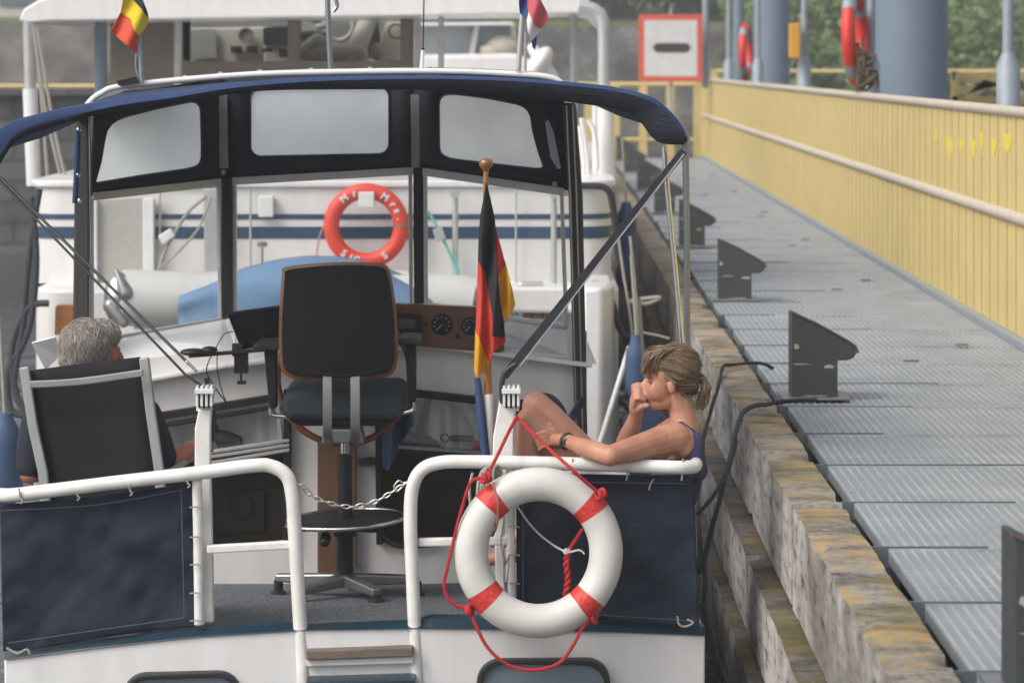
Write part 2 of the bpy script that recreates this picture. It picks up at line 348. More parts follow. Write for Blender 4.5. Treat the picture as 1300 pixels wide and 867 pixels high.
GRAT = mat('galvanised_grating_rib', (.42,.44,.455), .5, .15, c2=(.25,.28,.31), ns=3)
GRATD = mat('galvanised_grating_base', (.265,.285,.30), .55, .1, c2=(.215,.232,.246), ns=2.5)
DARKG = mat('dark_ground', (.03,.03,.03), .9)
wm = bpy.data.materials.new('canal_water'); wm.use_nodes = True; t = wm.node_tree; b = t.nodes['Principled BSDF']
b.inputs['Base Color'].default_value = (.045,.055,.05, 1); b.inputs['Roughness'].default_value = .08; b.inputs['Specular IOR Level'].default_value = .6
tc = t.nodes.new('ShaderNodeTexCoord'); mp = t.nodes.new('ShaderNodeMapping'); mp.inputs['Scale'].default_value = (1, .45, 1); t.links.new(tc.outputs['Object'], mp.inputs[0])
n = t.nodes.new('ShaderNodeTexNoise'); n.inputs['Scale'].default_value = 5; n.inputs['Detail'].default_value = 4; t.links.new(mp.outputs[0], n.inputs['Vector'])
bp = t.nodes.new('ShaderNodeBump'); bp.inputs['Strength'].default_value = .5; bp.inputs['Distance'].default_value = .12; t.links.new(n.outputs['Fac'], bp.inputs['Height']); t.links.new(bp.outputs[0], b.inputs['Normal'])
ZW = -1.5
# ------------------------------------------------------------ setting
m = MB(); m.add([(-150,-60,ZW),(150,-60,ZW),(150,200,ZW),(-150,200,ZW)], [(0,1,2,3)]); tag(m.build('water', wm), kind='structure')
# far bank: grassy slope rising behind the walls
m = MB(); nx, ny = 60, 14
for j in range(ny+1):
    for i in range(nx+1):
        x = -60+120*i/nx; y = 70.6+j*6; z = 2.45+.9*(1-math.exp(-j*.5))+.25*noise.noise((x*.2, y*.2, 0)) + (j*.35)
        m.v.append(Vector((x, y, z)))
m.f = [(j*(nx+1)+i, j*(nx+1)+i+1, (j+1)*(nx+1)+i+1, (j+1)*(nx+1)+i) for j in range(ny) for i in range(nx)]; m.m = [0]*len(m.f)
tag(m.build('grass_bank', GRASS, None, True), kind='structure')
m = MB(); m.box(-2.2, 60, 70, 70.6, -2, 2.5); tag(m.build('quay_wall', STONE), 'grey stone masonry wall along the far bank under the hedge', 'wall')
m = MB(); m.box(-60, -2.25, 69.4, 70.5, -2, 2.6); m.build('quay_wall', BRICK); w2 = bpy.data.objects['quay_wall.001']; tag(w2, 'old brown brick wall far behind the white boat canopy at left', 'wall')
m = MB(); m.box(-40, -6.6, 44.5, 46, -2, 1.06); m.box(-40, -6.5, 44.3, 46.1, 1.06, 1.16); tag(m.build('quay_wall', DSTONE), 'dark stone lock wall behind the left side of the boats', 'wall')
# far building fragments at upper left
def far_house(x0, x1, y, z0, z1, matw, label, wins):
    h = thing('house', ((x0+x1)/2, y, z0), label, 'house')
    q = MB(); q.box(x0, x1, y, y+4, z0, z1); q.build('wall', matw, h)
    q = MB(); q.box(x0-.15, x1+.15, y-.15, y+4.15, z1, z1+.2); q.build('roof', GALV, h)
    for a, b_, c, d in wins:
        q = MB(); q.box(a, b_, y-.06, y-.01, c, d); q.build('window', TGLASS, h)
far_house(-16.5, -12.2, 74, 2.4, 6.5, mat('pale_render', (.5,.48,.42), .8), 'pale house front with dark window at far upper left', [(-14.6,-13.4,3.1,5.0),(-12.9,-12.45,3,5.2)])
far_house(-11.6, -10.4, 73, 2.4, 6, mat('cream_render', (.5,.45,.36), .8), 'cream house behind the left corner of the white canopy', [(-11.3,-10.8,3.2,4.6)])
# hedge and bushes
def leaf_cloud(name, c, rad, n, size, mt, parent=None):
    q = MB()
    k = 0
    while k < n:
        d = Vector((random.gauss(0,1), random.gauss(0,1), random.gauss(0,1))).normalized()
        rr = random.random()**.35
        p = Vector((c[0]+d.x*rad[0]*rr, c[1]+d.y*rad[1]*rr, c[2]+d.z*rad[2]*rr))
        if noise.noise(p*.9) < -.22 or p.z < c[2]-rad[2]*.95: 
            k += .3; continue
        k += 1
        s = size*random.uniform(.6, 1.4); u = Vector((random.gauss(0,1), random.gauss(0,1), random.gauss(0,.6))).normalized(); v = u.orthogonal().normalized()
        v = (v*math.cos(k)+u.cross(v)*math.sin(k))
        q.add([p-u*s, p+v*s*.5, p+u*s, p-v*s*.5], [(0,1,2,3)])
    return q.build(name, mt, parent)
def bush(x, y, z, rx, rz, lab, mt=LEAF, n=4500, size=.10, grp='bushes along the far bank'):
    b_ = thing('bush', (x, y, z), lab, 'bush', grp)
    leaf_cloud('foliage', (x, y, z+rz), (rx, rx*.8, rz), n, size, mt, b_)
    q = MB(); q.tube([(x, y, z-.1), (x+.05, y, z+rz*.6), (x-.1, y+.1, z+rz*1.3)], [.12, .08, .03], 7); q.tube([(x, y, z+rz*.4), (x+rx*.4, y, z+rz)], [.06, .02], 6); q.build('stem', DARKW, b_)
xs = [-9.5,-6.5,-3.5,-.6,1.8,4.2]
ordn = ['first','second','third','fourth','fifth','sixth','seventh','eighth','ninth','tenth','eleventh','twelfth']
for i, x in enumerate(xs):
    bush(x, 73.5+random.uniform(-.4,.4), 2.75, 2.0, 1.5+random.uniform(0,.5), f'dark green hedge bush on the far bank wall top, {ordn[i]} from the left', LEAF2, 4500, .10, 'dark hedge bushes on the far bank')
zb = [(7.0,66,-.3,2.6,2.1),(9.8,64,-.6,2.4,2.0),(5.6,60,-.9,1.7,1.6),(8.6,58,-1.0,1.9,1.9),(11.6,57,-1.0,2.1,2.2),(13.6,62,-.6,2.5,2.6),(10.4,68,.8,2.6,2.4),(14.2,67,.8,2.6,2.6),(6.6,69.5,1.2,2.2,1.9),(16.5,60,-.6,2.4,2.6)]
for i, (x, y, z, rx, rz) in enumerate(sorted(zb)):
    bush(x, y, z, rx, rz, f'leafy green bush behind the blue steel columns, {ordn[i]} from the left', LEAF, 5200, .10, 'green bushes behind the blue columns')
m = MB(); 
for j in range(9):
    for i in range(25): m.v.append(Vector((4.2+i*.8, 52+j*2.3, -1.65+.42*j+.3*noise.noise((i*.4, j*.5, 3)))))
m.f = [(j*25+i, j*25+i+1, (j+1)*25+i+1, (j+1)*25+i) for j in range(8) for i in range(24)]; m.m = [0]*len(m.f)
tag(m.build('overgrown_slope', GRASS, None, True), kind='structure')

# ------------------------------------------------------------ pier
def beam(x0, x1, z0, z1, y0, y1, label, grp, seed):
    rnd = random.Random(seed); nx, ny, nz = 4, int((y1-y0)/.07), 5
    bm = bmesh.new(); g = {}
    def vert(i, j, k):
        if (i, j, k) not in g:
            p = Vector((x0+(x1-x0)*i/nx, y0+(y1-y0)*j/ny, z0+(z1-z0)*k/nz))
            ed = (i in (0, nx))+(k in (0, nz))+(j in (0, ny))
            a = .0025 if ed < 2 else .005
            o = Vector((noise.noise((p.x*7+seed, p.y*2.6, p.z*7)), .6*noise.noise((p.x*7, p.y*3+seed, p.z*9)), noise.noise((p.x*6, p.y*2.2, p.z*6+seed*2))))*a
            if ed >= 2:
                c = Vector(((x0+x1)/2, p.y, (z0+z1)/2)); chip = min(.035, max(0, noise.noise((p.y*4+seed*3, i*2.1, k))-.36)*.22)+max(0, noise.noise((p.y*11+seed, i*1.3, k*2)))*.008+.003
                o += (c-p).normalized()*chip
            if j in (0, ny): o.y += (1 if j == 0 else -1)*(.012+.02*abs(noise.noise((p.x*9, p.z*9, seed))))
            g[(i, j, k)] = bm.verts.new(p+o)
        return g[(i, j, k)]
    for i in range(nx):
        for j in range(ny):
            bm.faces.new([vert(i,j,nz), vert(i+1,j,nz), vert(i+1,j+1,nz), vert(i,j+1,nz)])
            bm.faces.new([vert(i,j,0), vert(i,j+1,0), vert(i+1,j+1,0), vert(i+1,j,0)])
    for k in range(nz):
        for j in range(ny):
            bm.faces.new([vert(0,j,k), vert(0,j,k+1), vert(0,j+1,k+1), vert(0,j+1,k)]); bm.faces.new([vert(nx,j,k), vert(nx,j+1,k), vert(nx,j+1,k+1), vert(nx,j,k+1)])
        for i in range(nx):
            bm.faces.new([vert(i,0,k), vert(i+1,0,k), vert(i+1,0,k+1), vert(i,0,k+1)]); bm.faces.new([vert(i,ny,k), vert(i,ny,k+1), vert(i+1,ny,k+1), vert(i+1,ny,k)])
    bmesh.ops.recalc_face_normals(bm, faces=bm.faces[:])
    me = bpy.data.meshes.new('timber_beam'); bm.to_mesh(me); bm.free(); me.materials.append(LICHEN if z1 > -.1 else LICHEN2)
    o = link('timber_beam', me, None, True); tag(o, label, 'timber beam', grp); return o
rows = [('top', .875, 1.06, -.34, .02, 5.12), ('middle', .80, 1.03, -.67, -.37, 6.3), ('bottom', .755, 1.0, -1.02, -.70, 4.9)]
for rn, x0, x1, z0, z1, ys in rows:
    for i in range(9):
        y0 = ys+i*4.6
        if rn != 'top' and y0 > 40: continue
        beam(x0, x1, z0, z1, y0+.025, y0+4.575, f'weathered grey quay timber with orange lichen, {rn} row, {ordn[i]} from the front', f'{rn} row of quay timbers', i*3+len(rn))
m = MB(); 
for y in [6+2.3*i for i in range(18)]: m.box(.98, 1.22, y, y+.28, -2.2, -.32)
m.box(1.05, 1.1, 4, 47, -2.2, -.26)
tag(m.build('quay_sheet_wall', mat('wet_dark_wall', (.05,.05,.045), .7)), 'dark wet quay wall with piles behind the timbers', 'wall')
# walkway gratings
m = MB(); mj = MB(); br = MB()
edges = [3.2]+[4.4+.92*i for i in range(46)]
rnd = random.Random(3)
for i, (y0, y1) in enumerate(zip(edges, edges[1:])):
    xl = 1.125+rnd.choice([0, 0, .010, -.008]); dz = rnd.uniform(-.002, .002)
    a, b_ = y0+.0015, y1-.0015
    m.box(xl, 2.64, a, b_, -.05+dz, -.012+dz)
    nb = 44
    for k in range(nb):
        x = xl+.004+(2.64-xl-.03)*k/(nb-1); mj.box(x, x+.009, a, b_, -.012+dz, -.007+dz)
    mj.box(xl, 2.64, b_-.012, b_, -.012+dz, -.002+dz)
    for k in range(1, 3): mj.box(xl, 2.64, a+.3*k, a+.3*k+.008, -.012+dz, -.009+dz)
    for s in (0,): 
        br.box(1.065, 1.25, y0-.03, y0+.03, -.065, -.055); br.box(1.065, 1.16, y0-.03, y0-.022, -.14, -.065)
        br.box(1.07, 1.45+.25*(i % 3), y0-.007, y0+.007, -.054, .003)
    if i % 5 == 2: br.box(1.9+.1*(i % 4), 1.98+.1*(i % 4), a+.02, a+.05, .004, .012); br.box(2.3, 2.37, b_-.06, b_-.03, .004, .012)
wk = tag(m.build('walkway', GRATD), kind='structure'); mj.build('grating_ribs', GRAT, wk)
tag(br.build('walkway_frame', GALVT), kind='structure')
m = MB(); m.box(1.1, 6, 3, 48, -.9, -.5); tag(m.build('pier_base', DARKG), kind='structure')
m = MB(); m.box(2.645, 2.76, 3, 46.6, -.2, .03); tag(m.build('walkway_kerb', GALV), kind='structure')
# bollards: upright wedge plates with a rolled nose
def bollard(y, lab):
    b_ = thing('mooring_bollard', (1.26, y, 0), lab, 'bollard', 'wedge shaped mooring bollards along the walkway')
    q = MB(); X0 = 1.165; W = .215; y0, y1 = y-.02, y+.17
    prof = [(X0, .0), (X0+W, 0), (X0+W, .185), (X0+W+.045, .185), (X0+W+.075, .197), (X0+W+.088, .22), (X0+W+.080, .248), (X0+W+.05, .268), (X0+.11, .355), (X0+.02, .402), (X0, .407)]
    q.prism([(x, y0, z) for x, z in prof], (0, y1-y0, 0)); q.build('body', WEDGE, b_, bevel=.006)
    q = MB(); q.box(X0-.05, X0+W+.05, y0-.05, y1+.06, .003, .016); q.build('base_plate', STEELD, b_, bevel=.003)
    q = MB(); tt = [(X0-.003,.411),(X0+.11,.361),(X0+W+.05,.275),(X0+W+.084,.251),(X0+W+.095,.22)]
    q.tube([(x, y0, z) for x, z in tt], .007, 6); q.build('edge_rim', mat('rust_edge', (.09,.06,.045), .8), b_)
    q = MB(); rnd = random.Random(int(y*10))
    for (cx, cz, wx, wz) in [(X0+.02, .25, .028, .03), (X0+.17, .165, .065, .02), (X0+.12, .02, .2, .022), (X0+.05, .17, .1, .007)]:
        cx += rnd.uniform(-.01, .01); pl = []
        for k in range(12):
            a = k*math.pi/6; r_ = rnd.uniform(.6, 1.05); pl.append((min(max(cx+wx/2*r_*math.cos(a), X0+.004), X0+W-.004), y0-.0015, max(cz+wz/2*r_*math.sin(a)+(cx-X0)*-.05, .018)))
        q.prism(pl, (0, .003, 0))
    q.split('worn_paint_patch', mat('bare_pale_patch', (.36,.36,.31), .7), b_)
by = [6.85, 12.95, 18.3, 23.6, 28.9, 34.2, 39.5, 44.3]
bl = ['big dark bollard cut off by the right edge of the photo', 'dark wedge bollard with black mooring rope around its foot', 'dark wedge bollard, second behind the one with the rope', 'dark wedge bollard, third one behind the rope at its foot','dark wedge bollard seen between the awning poles','far dark bollard beside the awning corner, sixth from the front','far dark bollard, seventh from the front','farthest dark bollard by the yellow cross railing']
bl[2] = 'dark wedge bollard right behind the one tied with rope'
for y, l in zip(by, bl): bollard(y, l)
# yellow fence
GROOVE_SHADE = mat('yellow_groove_shade', (.30,.225,.085), .7, c2=(.38,.29,.11), ns=6)  # groove shadow painted as darker yellow strips on the fence panels
XF = 2.70
f = thing('fence', (XF, 28, 0), 'long pale yellow corrugated metal fence with two pale pipe rails', 'fence')
def corr(z0, z1, nm):
    q = MB(); y = 8.0; prof = []
    while y < 46.4:
        prof += [(0, y), (0, y+.275), (.010, y+.279), (.010, y+.306), (0, y+.31)]; y += .31
    vs = [(XF+x, yy, z0) for x, yy in prof]+[(XF+x, yy, z1) for x, yy in prof]; n = len(prof)
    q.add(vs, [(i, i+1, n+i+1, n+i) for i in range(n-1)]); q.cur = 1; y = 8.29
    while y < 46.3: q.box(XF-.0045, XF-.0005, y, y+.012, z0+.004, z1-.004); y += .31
    o = q.build(nm, [YEL, GROOVE_SHADE], f)
    s = o.modifiers.new('t', 'SOLIDIFY'); s.thickness = .004; return o
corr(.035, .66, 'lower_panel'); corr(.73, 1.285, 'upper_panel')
q = MB(); q.tube([(XF, y, 1.30) for y in (8, 20, 33, 46.5)], .032, 10); q.build('top_rail', RAILC, f, True)
q = MB(); q.tube([(XF, y, .695) for y in (8, 20, 33, 46.5)], .036, 10); q.build('middle_rail', RAILC, f, True)
q = MB(); q.box(XF-.05, XF+.05, 46.4, 46.5, 0, 1.34); q.build('end_post', YEL, f)
q = MB(); rnd = random.Random(4)
for px, w_ in [(1189,8),(1207,22),(1221,10),(1236,16),(1247,8),(1263,14),(1281,26)]:
    D = XF/(px-VX)*FPX; h = rnd.uniform(.07, .15); zt = 1.58-(rnd.uniform(165, 178)-VY)/FPX*D; dl = w_/FPX*D*D/XF*.5
    pl = [(XF-.006, D-dl/2*rnd.uniform(.6,1), zt-rnd.uniform(0,.03)), (XF-.006, D+dl/2, zt), (XF-.006, D+dl/2*rnd.uniform(.4,1), zt-h*.7), (XF-.006, D, zt-h*rnd.uniform(.9,1.4)), (XF-.006, D-dl/2*rnd.uniform(.5,1), zt-h*.6)]
    q.prism(pl, (.004, 0, 0))
q.split('paint_patch', YELG, f)
# blue steel columns behind the fence
for (px0, px1, D, z1, lab) in [(1115, 1210, 25, 3.4, 'wide blue grey steel column rising behind the yellow fence'), (958, 1005, 44, 4.6, 'blue steel column far behind the fence, left of the wide one'), (931, 945, 47, 4.8, 'narrow blue steel column beside the far red life ring')]:
    x0, x1 = (px0-VX)/FPX*D, (px1-VX)/FPX*D
    q = MB(); q.lathe(((x0+x1)/2, D+(x1-x0)/2, -1.2), (0,0,1), [((x1-x0)/2,0),((x1-x0)/2,z1+1.2)], 40)
    tag(q.build('steel_column', BLUEP, None, True), lab, 'column', 'blue steel columns')
# lamp posts with socket bases
def lamp(px, D, lab):
    x = (px-VX)/FPX*D; l = thing('lamp_post', (x, D, -.3), lab, 'lamp post', 'grey posts along the fence')
    q = MB(); q.lathe((x, D, -.3), (0,0,1), [(.075,0),(.075,1.86),(.045,1.93),(.045,1.94)], 16); q.build('socket_base', GALV, l, True, bevel=.004)
    q = MB(); q.lathe((x, D, 1.6), (0,0,1), [(.036,0),(.034,3.6)], 14); q.build('post', GALV, l, True)
    q = MB(); q.lathe((x, D, 5.2), (0,0,1), [(.06,0),(.13,.1),(.13,.35),(.04,.45)], 14); q.build('lamp_head', GALV, l, True)
for px, D, lab in [(1280, 17.2, 'grey post with thick socket at the right edge'), (1106, 24, 'grey post that carries the tangled red life ring'), (1021, 30, 'grey post with the orange yellow box on it'), (962, 36.5, 'grey post right of the far red life ring'), (925, 42.5, 'slim grey post left of the far red life ring')]: lamp(px, D, lab)
q = MB(); x = (1009-VX)/FPX*29.8; q.box(x-.055, x+.055, 29.75, 29.93, 1.58+50/117.4-.02-.36, 1.58+50/117.4); tag(q.build('call_box', mat('orange_yellow_box', (.62,.30,.03), .5), bevel=.012), 'small orange yellow box fixed to a grey post', 'box')
# red life rings hung edge-on
def ring(px, py, D, R0, r, ax, lab, parts=True):
    c = P(px, py, D); l = thing('life_ring', c, lab, 'life ring', 'red life rings on the pier posts')
    q = MB(); q.torus(c, ax, R0, r, n=48, ref=(0,0,1), flat=.8); q.build('ring', ORBUOY, l, True)
    for k in range(4):
        q = MB(); a = R(45+90*k); q.torus(c, ax, R0, r*1.03, a-.16, a+.16, 6, ref=(0,0,1), flat=.82); q.build('band', GALV, l, True)
    return c
ring(1086, 48, 23.6, .36, .072, (.96, -.28, .04), 'orange red life ring hanging with a tangle of rope')
ring(947, 66, 41, .36, .072, (.97, -.22, 0), 'small far red life ring edge on by the blue columns')
q = MB(); rnd = random.Random(9)
for k in range(9):
    p = [P(1090+rnd.uniform(-6,6), 60+rnd.uniform(-14,10), 23.3)]
    for j in range(5): p.append(P(1092+rnd.uniform(-6,22), 75+j*8+rnd.uniform(-5,8), 23.3+rnd.uniform(-.06,.08)))
    p.append(P(1104+rnd.uniform(-6,10), 70, 23.3)); q.tube(smooth(p, 5), .012, 6)
tag(q.build('rope_coil', mat('brown_rope', (.13,.095,.055), .9, c2=(.07,.05,.03), ns=60), None, True), 'tangle of brown rope hanging on the near red life ring', 'rope')
# sign
Ds = 44.0; s = thing('traffic_sign', P(851, 62, Ds), 'white square sign with red border and black dash', 'sign')
q = MB(); q.pp([(811,19),(892,19),(892,104),(811,104)], Ds, .04); q.build('panel', SIGNR, s, bevel=.01)
q = MB(); q.pp([(818,26),(885,26),(885,97),(818,97)], Ds-.006, .004); q.build('face', SIGNW, s)
q = MB(); q.pp([(829,61)]+[(835+6*math.cos(a)-0, 61+6*math.sin(a)) for a in [R(200-20*0),R(235),R(270)]]+[(871,55),(875,57),(877,61),(875,65),(871,67),(835,67),(831,65)], Ds-.012, .005); q.build('dash_mark', SIGNK, s)
q = MB(); q.tube([P(852,10,Ds+.1), P(852,150,Ds+.1)], .028, 10); q.build('post', GALV, s, True)
q = MB(); q.tube([P(896,-30,Ds+.3), P(895,112,Ds+.3)], .055, 10); tag(q.build('steel_post', GALV, None, True), 'tall thin grey post touching the right side of the sign', 'post')
# far yellow cross railing
def railing(name, x0, x1, D, z0, z1, n, lab, mid=True):
    l = thing(name, ((x0+x1)/2, D, z0), lab, 'railing')
    q = MB(); q.tube([(x0, D, z1), (x1, D, z1)], .04, 8); q.build('top_rail', YEL, l, True)
    if mid: q = MB(); q.tube([(x0, D, z0+(z1-z0)*.45), (x1, D, z0+(z1-z0)*.45)], .035, 8); q.build('middle_rail', YEL, l, True)
    for i in range(n):
        x = x0+(x1-x0)*i/(n-1); q = MB(); q.box(x-.07, x+.07, D-.03, D+.03, z0, z1+.03); q.build('post', YEL, l)
railing('railing', .3, 2.62, 46.9, -.5, 1.21, 6, 'yellow cross railing closing the far end of the walkway')
railing('railing', -22, -6.7, 45.2, 1.16-.9, 1.16+.03, 14, 'long yellow railing on the dark lock wall at left')
railing('railing', 3.1, 14, 50, -.2, 1.42, 8, 'yellow railing behind the fence and blue columns', False)
q = MB(); 
for a, b_ in [((1213,97),(1300,120)),((1213,118),(1300,96)),((1225,128),(1255,102))]: q.bar(P(a[0],a[1],26), P(b_[0],b_[1],26), .07, .05)
q.bar(P(1208,97,26.2), P(1400,97,26.2), .08, .06); q.bar(P(1208,128,26.2), P(1400,128,26.2), .08, .06); q.bar(P(1212,90,26.2), P(1212,260,26.2), .06, .06); q.bar(P(1395,90,26.2), P(1395,260,26.2), .06, .06)
tag(q.build('gate', YEL), 'yellow cross braced gate right of the wide blue column', 'gate')
q = MB(); q.box(.4, 2.7, 46.7, 50, -1.8, -.03); tag(q.build('pier_head', DSTONE), kind='structure')
# ------------------------------------------------------------ white boat behind (stern towards us)
D2 = 18.0
def pw(l, D): return pts(l, D)
bt = thing('motor_yacht', P(400, 600, 21), 'white motor yacht with navy hull stripes moored ahead, its stern to the camera', 'boat')
q = MB()
def station(D, x0, x1, zt, zb, r):
    o = []
    for a in range(5): t = R(90+22.5*a); o.append(Vector((x0+r+r*math.cos(t), D+0, zt)))
    return o
# hull: loft of plan outlines
def plan(x0, x1, D0, D1, r, n=6):
    o = [Vector((x0, D1, 0))]
    for k in range(n+1): a = R(180+90*k/n); o.append(Vector((x0+r+r*math.cos(a), D0+r+r*math.sin(a), 0)))
    for k in range(n+1): a = R(270+90*k/n); o.append(Vector((x1-r+r*math.cos(a), D0+r+r*math.sin(a), 0)))
    o.append(Vector((x1, D1, 0)))
    cx = (x0+x1)/2; o.append(Vector((cx+.9, D1+4, 0))); o.append(Vector((cx, D1+5, 0))); o.append(Vector((cx-.9, D1+4, 0)))
    return o
XA, XB = P(38, 0, D2).x, P(777, 0, D2).x
zA, zB = P(0, 238, D2).z, P(0, 440, D2).z
def loft(q, outs, zs, capb=True):
    n = len(outs[0]); vs = [Vector((p.x, p.y, z)) for o, z in zip(outs, zs) for p in o]
    fs = [(i*n+k, i*n+(k+1) % n, (i+1)*n+(k+1) % n, (i+1)*n+k) for i in range(len(outs)-1) for k in range(n)]
    fs += [tuple(range(n)), tuple(range((len(outs)-1)*n, len(outs)*n))]; q.add(vs, fs)
def inset(x0, x1, d): return plan(x0+d, x1-d, D2+d*.6, 27, .22)
loft(q, [inset(XA, XB, .25), inset(XA, XB, .10), inset(XA, XB, .02), inset(XA, XB, 0), inset(XA, XB, 0)], [-1.7, -.9, -.3, .2, zA]); q.build('hull', WHITE2, bt, True, bevel=.01)
q = MB(); loft(q, [plan(XA-.03, XB+.03, D2-.03, 27, .24)]*2, [zA, zA+.045]); q.build('gunwale', WHITE, bt, bevel=.012)
for z0, z1 in ((P(0,278.5,D2).z, P(0,272,D2).z), (P(0,303,D2).z, P(0,288,D2).z)):
    q = MB(); loft(q, [plan(XA-.004, XB+.004, D2-.006, 27, .22)]*2, [z0, z1]); q.build('hull_stripe', STRIPE, bt)
# bathing platform and lower stern
q = MB(); zp = P(0, 366, D2-.5).z
loft(q, [plan(P(40,0,D2-.55).x, P(786,0,D2-.55).x, D2-.62, 19, .25)]*3, [-1.2, zp-.1, zp]); q.build('platform', WHITE2, bt, True, bevel=.02)
q = MB(); q.pp([(120,255),(183,252),(183,428),(120,430)], D2-.06, .04); q.build('mesh_gate', mat('pale_mesh', (.40,.39,.37), .8, c2=(.33,.32,.30), ns=60), bt)
for x in (116, 188):
    q = MB(); q.pp([(x-7,252),(x+7,252),(x+8,430),(x-6,430)], D2-.1, .08); q.build('gate_post', WHITE, bt, bevel=.008)
q = MB(); q.pp([(258,240),(275,240),(277,372),(260,372)], D2-.09, .05); q.build('davit_post', ALU, bt, bevel=.006)
for x in (578, 703):
    q = MB(); q.tube([P(x,246,D2-.1), P(x,362,D2-.1)], .02, 8); q.lathe(P(x,246,D2-.1), (0,-1,0), [(.03,0),(.03,.05)], 12); q.build('grab_rail', ALU, bt, True)
q = MB(); q.pp([(328,249),(347,249),(347,276),(328,276)], D2-.07, .06); q.build('stern_light', WHITE, bt, bevel=.008)
q = MB(); q.tube([P(333,314,D2-.15), P(333,345,D2-.15)], .008, 6); q.lathe(P(333,313,D2-.15), (0,0,1), [(.03,0),(.035,.02),(.02,.03)], 10); q.build('filler_cap', STEELD, bt, True)
q = MB(); q.pp([(45,360),(78,360),(79,372),(79,388),(45,388)], D2-.02, .015); q.build('fairlead', BLACK, bt, bevel=.004)
q = MB(); q.pp([(548,365),(735,365),(738,398),(550,396)], D2-.85, .2); q.build('platform_box', WHITE2, bt, bevel=.02)
for x in (215, 420, 640):
    q = MB(); q.cap(P(x-9,236,D2+.05), P(x+9,236,D2+.05), .012, .012); q.cap(P(x,236,D2+.05), P(x,241,D2+.05), .014, .014); q.build('mooring_cleat', STEELD, bt, True)
q = MB(); q.tube(smooth(pts([(196,372),(205,330),(222,296),(240,268),(262,250)], D2-.2), 5), .012, 6); q.build('stern_line', ROPEG, bt, True)
q = MB(); q.tube(smooth(pts([(268,252),(252,290),(228,318),(204,340)], D2-.25), 5), .009, 6); q.build('stern_line', ROPEG, bt, True)
for x in (203, 318, 655):
    q = MB(); q.tube(pts([(x,240),(x,362)], D2-.05), .008, 6); q.build('hull_seam_rail', ALU, bt, True)
q = MB(); q.pp([(200,300),(216,290),(222,300),(206,311)], D2-.24, .08); q.build('rope_block', WHITE2, bt, bevel=.008)
for z in (385, 402):
    q = MB(); q.pp([(560,z),(645,z-1),(645,z+4),(560,z+5)], D2-.9, .03); q.build('platform_trim', STEELD, bt)
# canopy top with poles
q = MB(); top = [(24,26),(30,12),(50,0),(90,-9),(380,-16),(700,-9),(745,-2),(758,12),(768,30),(766,34),(750,20),(735,17),(380,22),(60,27),(36,30)]
q.pp(top, 19.2, 1.9); q.build('canopy_top', WHITE, bt, True, bevel=.02)
q = MB(); q.tube(smooth([P(735,8,19.15), P(757,14,19.15), P(766,34,19.15), P(766,115,19.15)], 5), .045, 10); q.build('corner_post', ALU, bt, True)
q = MB(); q.tube([P(768,110,19.1), P(770,236,19.1)], .06, 12); q.build('corner_post', WHITE, bt, True)
q = MB(); q.tube([P(756,118,19.4), P(756,236,19.4)], .025, 8); q.build('corner_post', WHITE, bt, True)
q = MB(); q.tube([P(36,28,19.15), P(38,115,19.15)], .04, 10); q.build('corner_post', ALU, bt, True)
q = MB(); q.tube([P(38,113,19.1), P(43,236,19.1)], .052, 12); q.build('corner_post', WHITE, bt, True)
for x, w_ in ((128,.045),(226,.03),(560,.022),(728,.03)):
    q = MB(); q.tube([P(x,18,20), P(x,140,20)], w_, 10); q.build('canopy_pole', BLUEP if x == 128 else ALU, bt, True)
q = MB(); 
for a in ([(42,32),(60,150),(86,260)],[(44,34),(54,140),(62,250)],[(47,34),(70,170),(90,250)]): q.tube(smooth(pts(a, 19), 5), .012, 6)
q.split('tie_line', ROPEG, bt, True)
q = MB()
for a in ([(738,150),(744,190),(747,228)],[(746,152),(755,170),(758,215)],[(736,160),(741,200),(742,228)]): q.tube(smooth(pts(a, 18.9), 5), [.02]*11, 6)
q.split('rolled_side_sheet', WHITE2, bt, True)
q = MB(); q.tube(pts([(758,575),(778,510),(797,448),(800,440)], 16.2), .016, 8); q.build('hand_rail', WHITE, bt, True)
q = MB(); q.tube(smooth(pts([(700,238),(745,236),(770,240),(778,262),(782,300),(785,340)], D2-.08), 6), .022, 8); q.build('bumper_strip', RUBBER, bt, True)
q = MB(); q.tube(smooth(pts([(742,362),(764,362),(776,382),(788,420),(800,428),(812,420)], D2-.6), 6), .022, 8); q.build('bumper_strip', RUBBER, bt, True)
# wheelhouse
q = MB(); Dw = 20.6
for poly in ([(140,20),(240,20),(240,120),(140,120)], [(240,78),(525,78),(525,120),(240,120)], [(365,18),(381,18),(381,78),(365,78)], [(508,18),(525,18),(525,78),(508,78)], [(232,18),(240,18),(240,78),(232,78)]): q.pp(poly, Dw, .08)
q.build('wheelhouse_wall', BEIGE, bt, bevel=.004)
q = MB(); q.pp([(526,16),(534,16),(534,120),(526,120)], Dw-.05, .1); q.build('corner_trim', ALU, bt)
q = MB(); q.pp([(238,18),(510,18),(510,80),(238,80)], Dw+.1, .01); q.build('rear_window', PANE, bt)
q = MB(); q.pp([(232,36),(345,34),(345,85),(232,85)], Dw+.9, .4); q.build('dashboard', CREAM, bt, bevel=.02)
q = MB(); q.pp([(335,52),(366,52),(366,85),(335,85)], Dw+.85, .3); q.build('dashboard', CREAM, bt, bevel=.02)
q = MB(); q.pp([(334,35),(368,33),(368,57),(334,57)], Dw+.8, .1); q.build('instrument_panel', BLACK, bt, bevel=.01)
q = MB(); q.pp([(238,38),(273,37),(275,74),(240,75)], Dw+.85, .02); q.build('locker_panel', mat('grey_locker', (.30,.30,.29), .7), bt)
